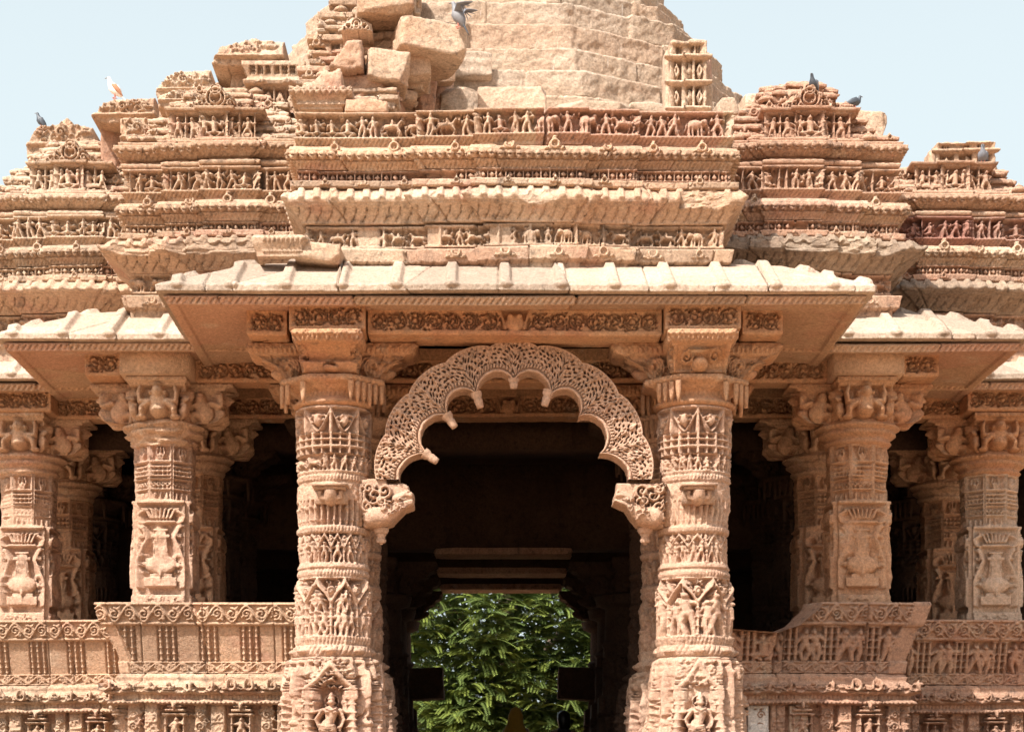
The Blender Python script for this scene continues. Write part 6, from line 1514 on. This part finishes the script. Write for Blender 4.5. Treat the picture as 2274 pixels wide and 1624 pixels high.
# ------------------------------------------------------------------ birds
M['white_feather'] = simple('white_feather', (0.82, 0.80, 0.77), .7, .06, 60)
M['brown_feather'] = simple('brown_feather', (0.42, 0.20, 0.11), .7, .2, 60)
M['grey_feather'] = simple('grey_feather', (0.18, 0.19, 0.215), .6, .25, 50)
M['light_feather'] = simple('light_feather', (0.20, 0.20, 0.21), .6, .2, 60)
M['dark_feather'] = simple('dark_feather', (0.06, 0.07, 0.085), .5, .3, 50)
M['beak'] = simple('beak', (0.16, 0.13, 0.12), .5, .1)
M['claw'] = simple('claw', (0.55, 0.20, 0.15), .6, .1)
def pigeon(px, py, Y, rz, label, mats=('grey_feather', 'dark_feather', 'grey_feather'), s=1.0, upright=0.5, spread=0.0, group='pigeons on the temple roof', legs=True):
    """local frame: the bird faces +x; the feet are at the origin"""
    e = empty('pigeon', (PX(px, Y), Y, PZ(py, Y)), None, rz); e.scale = (s, s, s); tag(e, label, 'pigeon', group)
    u = upright; h = 0.075
    def T(x, z): c, sn = cos(u), sin(u); return (x*c-z*sn, 0, h+x*sn+z*c+0.035)
    b = Buf(); B = [T(-0.115, -0.012), T(-0.09, -0.008), T(-0.05, 0.0), T(0.0, 0.0), T(0.045, 0.0), T(0.075, 0.012)]
    n0 = B[-1]; B += [(n0[0]+0.012, 0, n0[2]+0.03), (n0[0]+0.018, 0, n0[2]+0.055), (n0[0]+0.026, 0, n0[2]+0.074), (n0[0]+0.030, 0, n0[2]+0.086)]
    blob_loft(b, B, [.012, .030, .052, .062, .055, .038, .026, .023, .021, .010], 18)
    b.build('body', mats[0], e, True)
    b = Buf(); hx, hz = n0[0]+0.030, n0[2]+0.074; blob_loft(b, [(hx+.012, 0, hz), (hx+.03, 0, hz-.003), (hx+.043, 0, hz-.010)], [.007, .006, .002], 8); b.build('beak', 'beak', e, True)
    for g in (-1, 1):
        b = Buf(); P = []
        if spread < 0.1:
            pts = [T(0.055, 0.012), T(0.01, 0.02), T(-0.06, 0.012), T(-0.13, 0.0), T(-0.17, -0.008)]
            pts = [(p[0], g*q, p[2]) for p, q in zip(pts, (.042, .056, .048, .028, .012))]; rw = [(.012, .022), (.014, .045), (.014, .042), (.010, .026), (.004, .008)]
            if mats[1] == 'brown_feather': pts, rw = pts[:4], [(.014, .010), (.016, .030), (.016, .024), (.004, .004)]
            blob_loft(b, pts, rw, 14)
        else:
            root = T(0.03, 0.03); tip = (root[0]-0.16, g*(0.05+0.10*spread), root[2]+0.02+0.05*spread); mid = (root[0]-0.03, g*(0.05+0.06*spread), root[2]+0.06*spread+0.01)
            blob_loft(b, [(root[0], g*.03, root[2]), mid, ((mid[0]+tip[0])/2, (mid[1]+tip[1])/2, (mid[2]+tip[2])/2), tip], [(.05, .016), (.055, .014), (.045, .010), (.008, .004)], 14)
            for j in range(4): blob_loft(b, [mid, (tip[0]+0.03*j, tip[1]*1.02-g*.01*j, tip[2]-0.035*j)], [(.018, .006), (.006, .003)], 8)
        b.build('wing', mats[1], e, True)
        if legs:
            b = Buf(); blob_loft(b, [(0.0, g*.018, h-0.02), (0.0, g*.02, 0.02), (0.0, g*.02, 0.004)], [.010, .005, .004], 8)
            for a in (-.5, 0, .5, pi): blob_loft(b, [(0, g*.02, .004), (.028*cos(a), g*.02+.028*sin(a), .003)], [.004, .002], 6)
            b.build('leg', 'claw', e, True)
    b = Buf(); t0 = T(-0.10, -0.004); t1 = T(-0.21, -0.014); blob_loft(b, [t0, ((t0[0]+t1[0])/2, 0, (t0[2]+t1[2])/2), t1], [(.022, .010), (.030, .008), (.034, .004)], 12); b.build('tail', mats[2], e, True)
    return e
pigeon(255, 219, 22.4, pi, 'white pigeon with a rust-brown wing patch, on the overhanging slab at the left', ('white_feather', 'brown_feather', 'white_feather'), 0.95, 0.75)
pigeon(91, 284, 23.7, pi, 'dark pigeon peeping over the far left mound top', ('dark_feather', 'dark_feather', 'dark_feather'), 0.7, 0.9)
pigeon(1018, 62, 19.7, pi*0.93, 'grey pigeon with half-opened wings landing on the tilted slab', ('light_feather', 'grey_feather', 'dark_feather'), 1.0, 1.0, 0.6)
pigeon(1806, 205, 20.6, -pi/2-0.5, 'dark pigeon sitting on the peak of the right mound, seen from the front', ('dark_feather', 'grey_feather', 'dark_feather'), 0.72, 0.6)
pigeon(1897, 243, 21.5, pi*0.1, 'dark pigeon on the right shoulder, only its back and tail in view', ('dark_feather', 'dark_feather', 'dark_feather'), 0.7, 0.2)
pigeon(2182, 366, 22.2, -pi/2-0.3, 'blue-grey pigeon in front of the far right carved block', ('grey_feather', 'grey_feather', 'dark_feather'), 0.85, 0.6)

# ------------------------------------------------------------------ tree beyond the hall
M['bark'] = simple('bark', (0.11, 0.08, 0.055), .9, .4, 9)
def leafmat(name, c, tr=0.25):
    m = bpy.data.materials.new(name); m.use_nodes = True; n = m.node_tree.nodes; L = m.node_tree.links; n.clear()
    o = n.new('ShaderNodeOutputMaterial'); mx = n.new('ShaderNodeMixShader'); d = n.new('ShaderNodeBsdfPrincipled'); t = n.new('ShaderNodeBsdfTranslucent')
    g = n.new('ShaderNodeNewGeometry'); nz = n.new('ShaderNodeTexNoise'); nz.inputs['Scale'].default_value = 2.6; L.new(g.outputs['Position'], nz.inputs['Vector'])
    at = n.new('ShaderNodeAttribute'); at.attribute_name = 'tone'
    x = n.new('ShaderNodeMix'); x.data_type = 'RGBA'; x.inputs['A'].default_value = (*[v*0.7 for v in c], 1); x.inputs['B'].default_value = (min(1, c[0]*2.4), min(1, c[1]*1.8), c[2]*1.1, 1)
    ad = n.new('ShaderNodeMath'); ad.operation = 'MULTIPLY_ADD'; L.new(at.outputs['Fac'], ad.inputs[0]); ad.inputs[1].default_value = 1.0; 
    ml = n.new('ShaderNodeMath'); ml.operation = 'MULTIPLY'; ml.inputs[1].default_value = 0.45; L.new(nz.outputs['Fac'], ml.inputs[0]); L.new(ml.outputs[0], ad.inputs[2])
    L.new(ad.outputs[0], x.inputs['Factor']); L.new(x.outputs['Result'], d.inputs['Base Color']); L.new(x.outputs['Result'], t.inputs['Color'])
    d.inputs['Roughness'].default_value = 0.45; mx.inputs[0].default_value = tr; L.new(d.outputs[0], mx.inputs[1]); L.new(t.outputs[0], mx.inputs[2]); L.new(mx.outputs[0], o.inputs[0]); return m
M['leaf'] = leafmat('leaf', (0.105, 0.175, 0.06))
def tree(x, y, r, h, seed, n, label, core=0.86):
    e = empty('broadleaf_tree', (x, y, 0)); tag(e, label, 'tree'); rng = np.random.RandomState(seed)
    b = Buf(); blob_loft(b, [(0, 0, -.1), (.1, 0, 1.5), (0, .1, 3.2), (.2, 0, h*.7), (.3, 0, h*.95)], [.42, .34, .30, .2, .06], 14)
    for k in range(9):
        a = rng.uniform(0, 6.28); z0 = rng.uniform(2.0, h*.6); R = r*rng.uniform(.6, .9)
        blob_loft(b, [(0.05, 0, z0), (R*.4*cos(a), R*.4*sin(a), z0+R*.35), (R*cos(a), R*sin(a), z0+R*.45)], [.15, .10, .03], 8)
    b.build('trunk', 'bark', e, True)
    # fronds: a drooping midrib with paired leaflets
    V = []; tones = []
    nl = 22
    CL = rng.normal(size=(420, 3)); CL[:260] = np.stack([rng.uniform(-.55, .65, 260), -np.ones(260), rng.uniform(-1, .45, 260)], 1); CL /= np.linalg.norm(CL, axis=1)[:,None]; CR = rng.uniform(core-.08, 1.03, 420)
    for i in range(n):
        u = rng.normal(size=3); u /= np.linalg.norm(u)
        ci = rng.randint(420); u = CL[ci]+rng.normal(size=3)*0.035; u /= np.linalg.norm(u)
        if u[1] > 0.45: continue
        lump = 1+0.16*fbm3(np.array([[u*2.2+seed]]), 1.0, 2)[0, 0]*2
        rr = CR[ci]*rng.uniform(.96, 1.0)*lump; P0 = np.array([u[0]*r*rr, u[1]*r*rr, h*.55+u[2]*h*.5*rr])
        if P0[2] < 0.6: continue
        L = rng.uniform(.6, 1.1); a = math.atan2(u[1], u[0])+rng.uniform(-.9, .9); d = np.array([cos(a), sin(a), rng.uniform(.05, .45)]); d /= np.linalg.norm(d); dr = rng.uniform(.2, .9)
        tn = rng.rand()**2; side = np.cross(d, [0, 0, 1.0]); side /= np.linalg.norm(side)+1e-9; roll = rng.uniform(-.5, .5); up = np.cross(side, d); side = side*cos(roll)+up*sin(roll)
        for j in range(nl):
            t = (j+.6)/nl; c = P0+d*L*t+np.array([0, 0, -dr*L*t*t*0.6]); w = 0.125*(1-.5*t)*min(1, t*4+.5); lw = 0.020
            tt = d+np.array([0, 0, -dr*t*1.2]); tt /= np.linalg.norm(tt)
            for g in (-1, 1):
                o = side*g*w*.95+tt*w*.35+np.array([0, 0, -.28*w]); V += [c, c+o*.5+tt*lw, c+o, c+o*.5-tt*lw]; tones += [tn]*4
    V = np.array(V); Q = np.arange(len(V)).reshape(-1, 4); b = Buf(); b.raw(V, Q, None, np.array(tones))
    # inner foliage mass, crown shade put into the darkest leaf tone
    k = int(n*5); U = rng.normal(size=(k, 3)); U /= np.linalg.norm(U, axis=1)[:,None]; RR = rng.uniform(.5, .78, k)[:,None]
    C = U*RR*np.array([r, r, h*.5])+np.array([0, 0, h*.55]); C = C[C[:,2] > .8]; k = len(C); A = rng.normal(size=(k, 3)); A /= np.linalg.norm(A, axis=1)[:,None]; B_ = np.cross(A, rng.normal(size=(k, 3))); B_ /= np.linalg.norm(B_, axis=1)[:,None]
    s = rng.uniform(.06, .13, k)[:,None]; Vv = np.stack([C-A*s, C+B_*s*.6, C+A*s, C-B_*s*.6], 1).reshape(-1, 3); b.raw(Vv, np.arange(4*k).reshape(-1, 4), None, np.zeros(4*k))
    b.build('crown', 'leaf', e)
tree(0.5, 47, 5.2, 11.5, 5, 6500, 'dense feathery green tree seen through the porch beyond the rear doorway')

# ------------------------------------------------------------------ two visitors near the rear doorway
def person(x, y, hgt, rz, label, cloth, veil, group=None, arm=0.3):
    e = empty('person', (x, y, FLOOR), None, rz); tag(e, label, 'person', group); k = hgt/1.62
    def skin(nm, verts, edges, rad, mat, lev=2):
        me = bpy.data.meshes.new(nm); me.from_pydata([tuple(c*k for c in v) for v in verts], edges, []); o = bpy.data.objects.new(nm, me); COL.objects.link(o); o.parent = e
        sm = o.modifiers.new('skin', 'SKIN')
        for v, r in zip(me.skin_vertices[0].data, rad): v.radius = (r[0]*k, r[1]*k) if isinstance(r, tuple) else (r*k, r*k)
        me.skin_vertices[0].data[0].use_root = True
        ss = o.modifiers.new('sub', 'SUBSURF'); ss.levels = lev; ss.render_levels = lev
        me.materials.append(M[mat]); return o
    V = [(0,0,.92), (0,0,1.08), (0,-.01,1.28), (0,0,1.38), (0,-.02,1.47), (0,-.025,1.56), (-.09,0,.86), (.09,0,.86), (-.10,-.01,.48), (.10,-.01,.48), (-.10,.02,.08), (.10,.02,.08), (-.10,-.12,.03), (.10,-.12,.03),
         (-.17,0,1.32), (.17,0,1.32), (-.22,.02,1.06), (.22,.02,1.06), (-.21,-.10,.84), (.21,-.10,.84), (-.20,-.14,.77), (.20,-.14,.77)]
    E = [(0,1),(1,2),(2,3),(3,4),(4,5),(0,6),(0,7),(6,8),(7,9),(8,10),(9,11),(10,12),(11,13),(2,14),(2,15),(14,16),(15,17),(16,18),(17,19),(18,20),(19,21)]
    R = [(.15,.11),(.13,.10),(.15,.11),.055,.075,.08,.09,.09,.06,.06,.045,.045,.035,.035,.055,.055,.045,.045,.034,.034,.035,.035]
    skin('body', V, E, R, 'skin')
    for g in (-1, 1):
        for q in range(4):
            b = Buf(); x0 = g*.20+(q-1.5)*.018; blob_loft(b, [(x0*k, -.15*k, .765*k), (x0*k, -.165*k, (.73-.006*(q in (0,3)))*k), (x0*k, -.158*k, (.69+.012*(q in (0,3)))*k)], [.009*k, .0085*k, .006*k], 8); b.build('finger', 'skin', e, True)
    b = Buf(); blob_loft(b, [(0, 0, .30*k), (0, 0, .60*k), (0, 0, .95*k), (0, 0, 1.05*k), (0, -.005, 1.25*k), (0, 0, 1.36*k), (0, 0, 1.40*k)], [(.27*k,.24*k), (.24*k,.21*k), (.19*k,.16*k), (.155*k,.125*k), (.185*k,.135*k), (.12*k,.10*k), (.07*k,.07*k)], 28); b.build('dress', cloth, e, True)
    b = Buf()
    if veil: blob_loft(b, [(0, .04*k, 1.10*k), (0, .035*k, 1.30*k), (0, .02*k, 1.44*k), (0, .01*k, 1.56*k), (0, .0, 1.66*k), (0, 0, 1.70*k)], [(.22*k,.14*k), (.19*k,.13*k), (.125*k,.12*k), (.11*k,.115*k), (.07*k,.075*k), .015*k], 26); b.build('headscarf', veil, e, True)
    else: blob_loft(b, [(0, .05*k, 1.28*k), (0, .055*k, 1.40*k), (0, .035*k, 1.52*k), (0, .015*k, 1.60*k), (0, 0.0, 1.655*k), (0, 0, 1.675*k)], [(.06*k,.03*k), (.085*k,.06*k), (.105*k,.10*k), (.10*k,.105*k), (.06*k,.07*k), .012*k], 24); b.build('hair', 'hair', e, True)
    b = Buf()
    blob_loft(b, [(0, -.095*k, 1.555*k), (0, -.118*k, 1.525*k), (0, -.10*k, 1.515*k)], [.008*k, .014*k, .008*k], 8); b.build('nose', 'skin', e, True)
    for g in (-1, 1): b = Buf(); blob_loft(b, [(g*.032*k, -.085*k, 1.558*k), (g*.032*k, -.098*k, 1.558*k), (g*.032*k, -.104*k, 1.558*k)], [.012*k, .012*k, .004*k], 10); b.build('eye', 'hair', e, True)
    b = Buf(); blob_loft(b, [(-.028*k, -.09*k, 1.485*k), (0, -.102*k, 1.485*k), (.028*k, -.09*k, 1.485*k)], [.004*k, .008*k, .004*k], 8); b.build('mouth', 'mouth', e, True)
M['skin'] = simple('skin', (0.30, 0.17, 0.11), .6, .06); M['hair'] = simple('hair', (0.012, 0.010, 0.010), .4, .2); M['mouth'] = simple('mouth', (0.32, 0.10, 0.08), .5, .05)
M['mustard'] = simple('mustard_cloth', (0.50, 0.27, 0.03), .9, .25, 30); M['darkcloth'] = simple('dark_cloth', (0.05, 0.04, 0.06), .9, .3, 20)
zhead = PZ(1578, 30.5)
person(PX(1145, 30.5), 30.5, zhead-FLOOR, pi*0.9, 'person with a mustard headscarf in the rear doorway, only the head showing', 'mustard', 'mustard')
zhead = PZ(1583, 30.2)
person(PX(1250, 30.2), 30.2, zhead-FLOOR, pi*1.1, 'dark-haired person just right of the mustard headscarf', 'darkcloth', None)
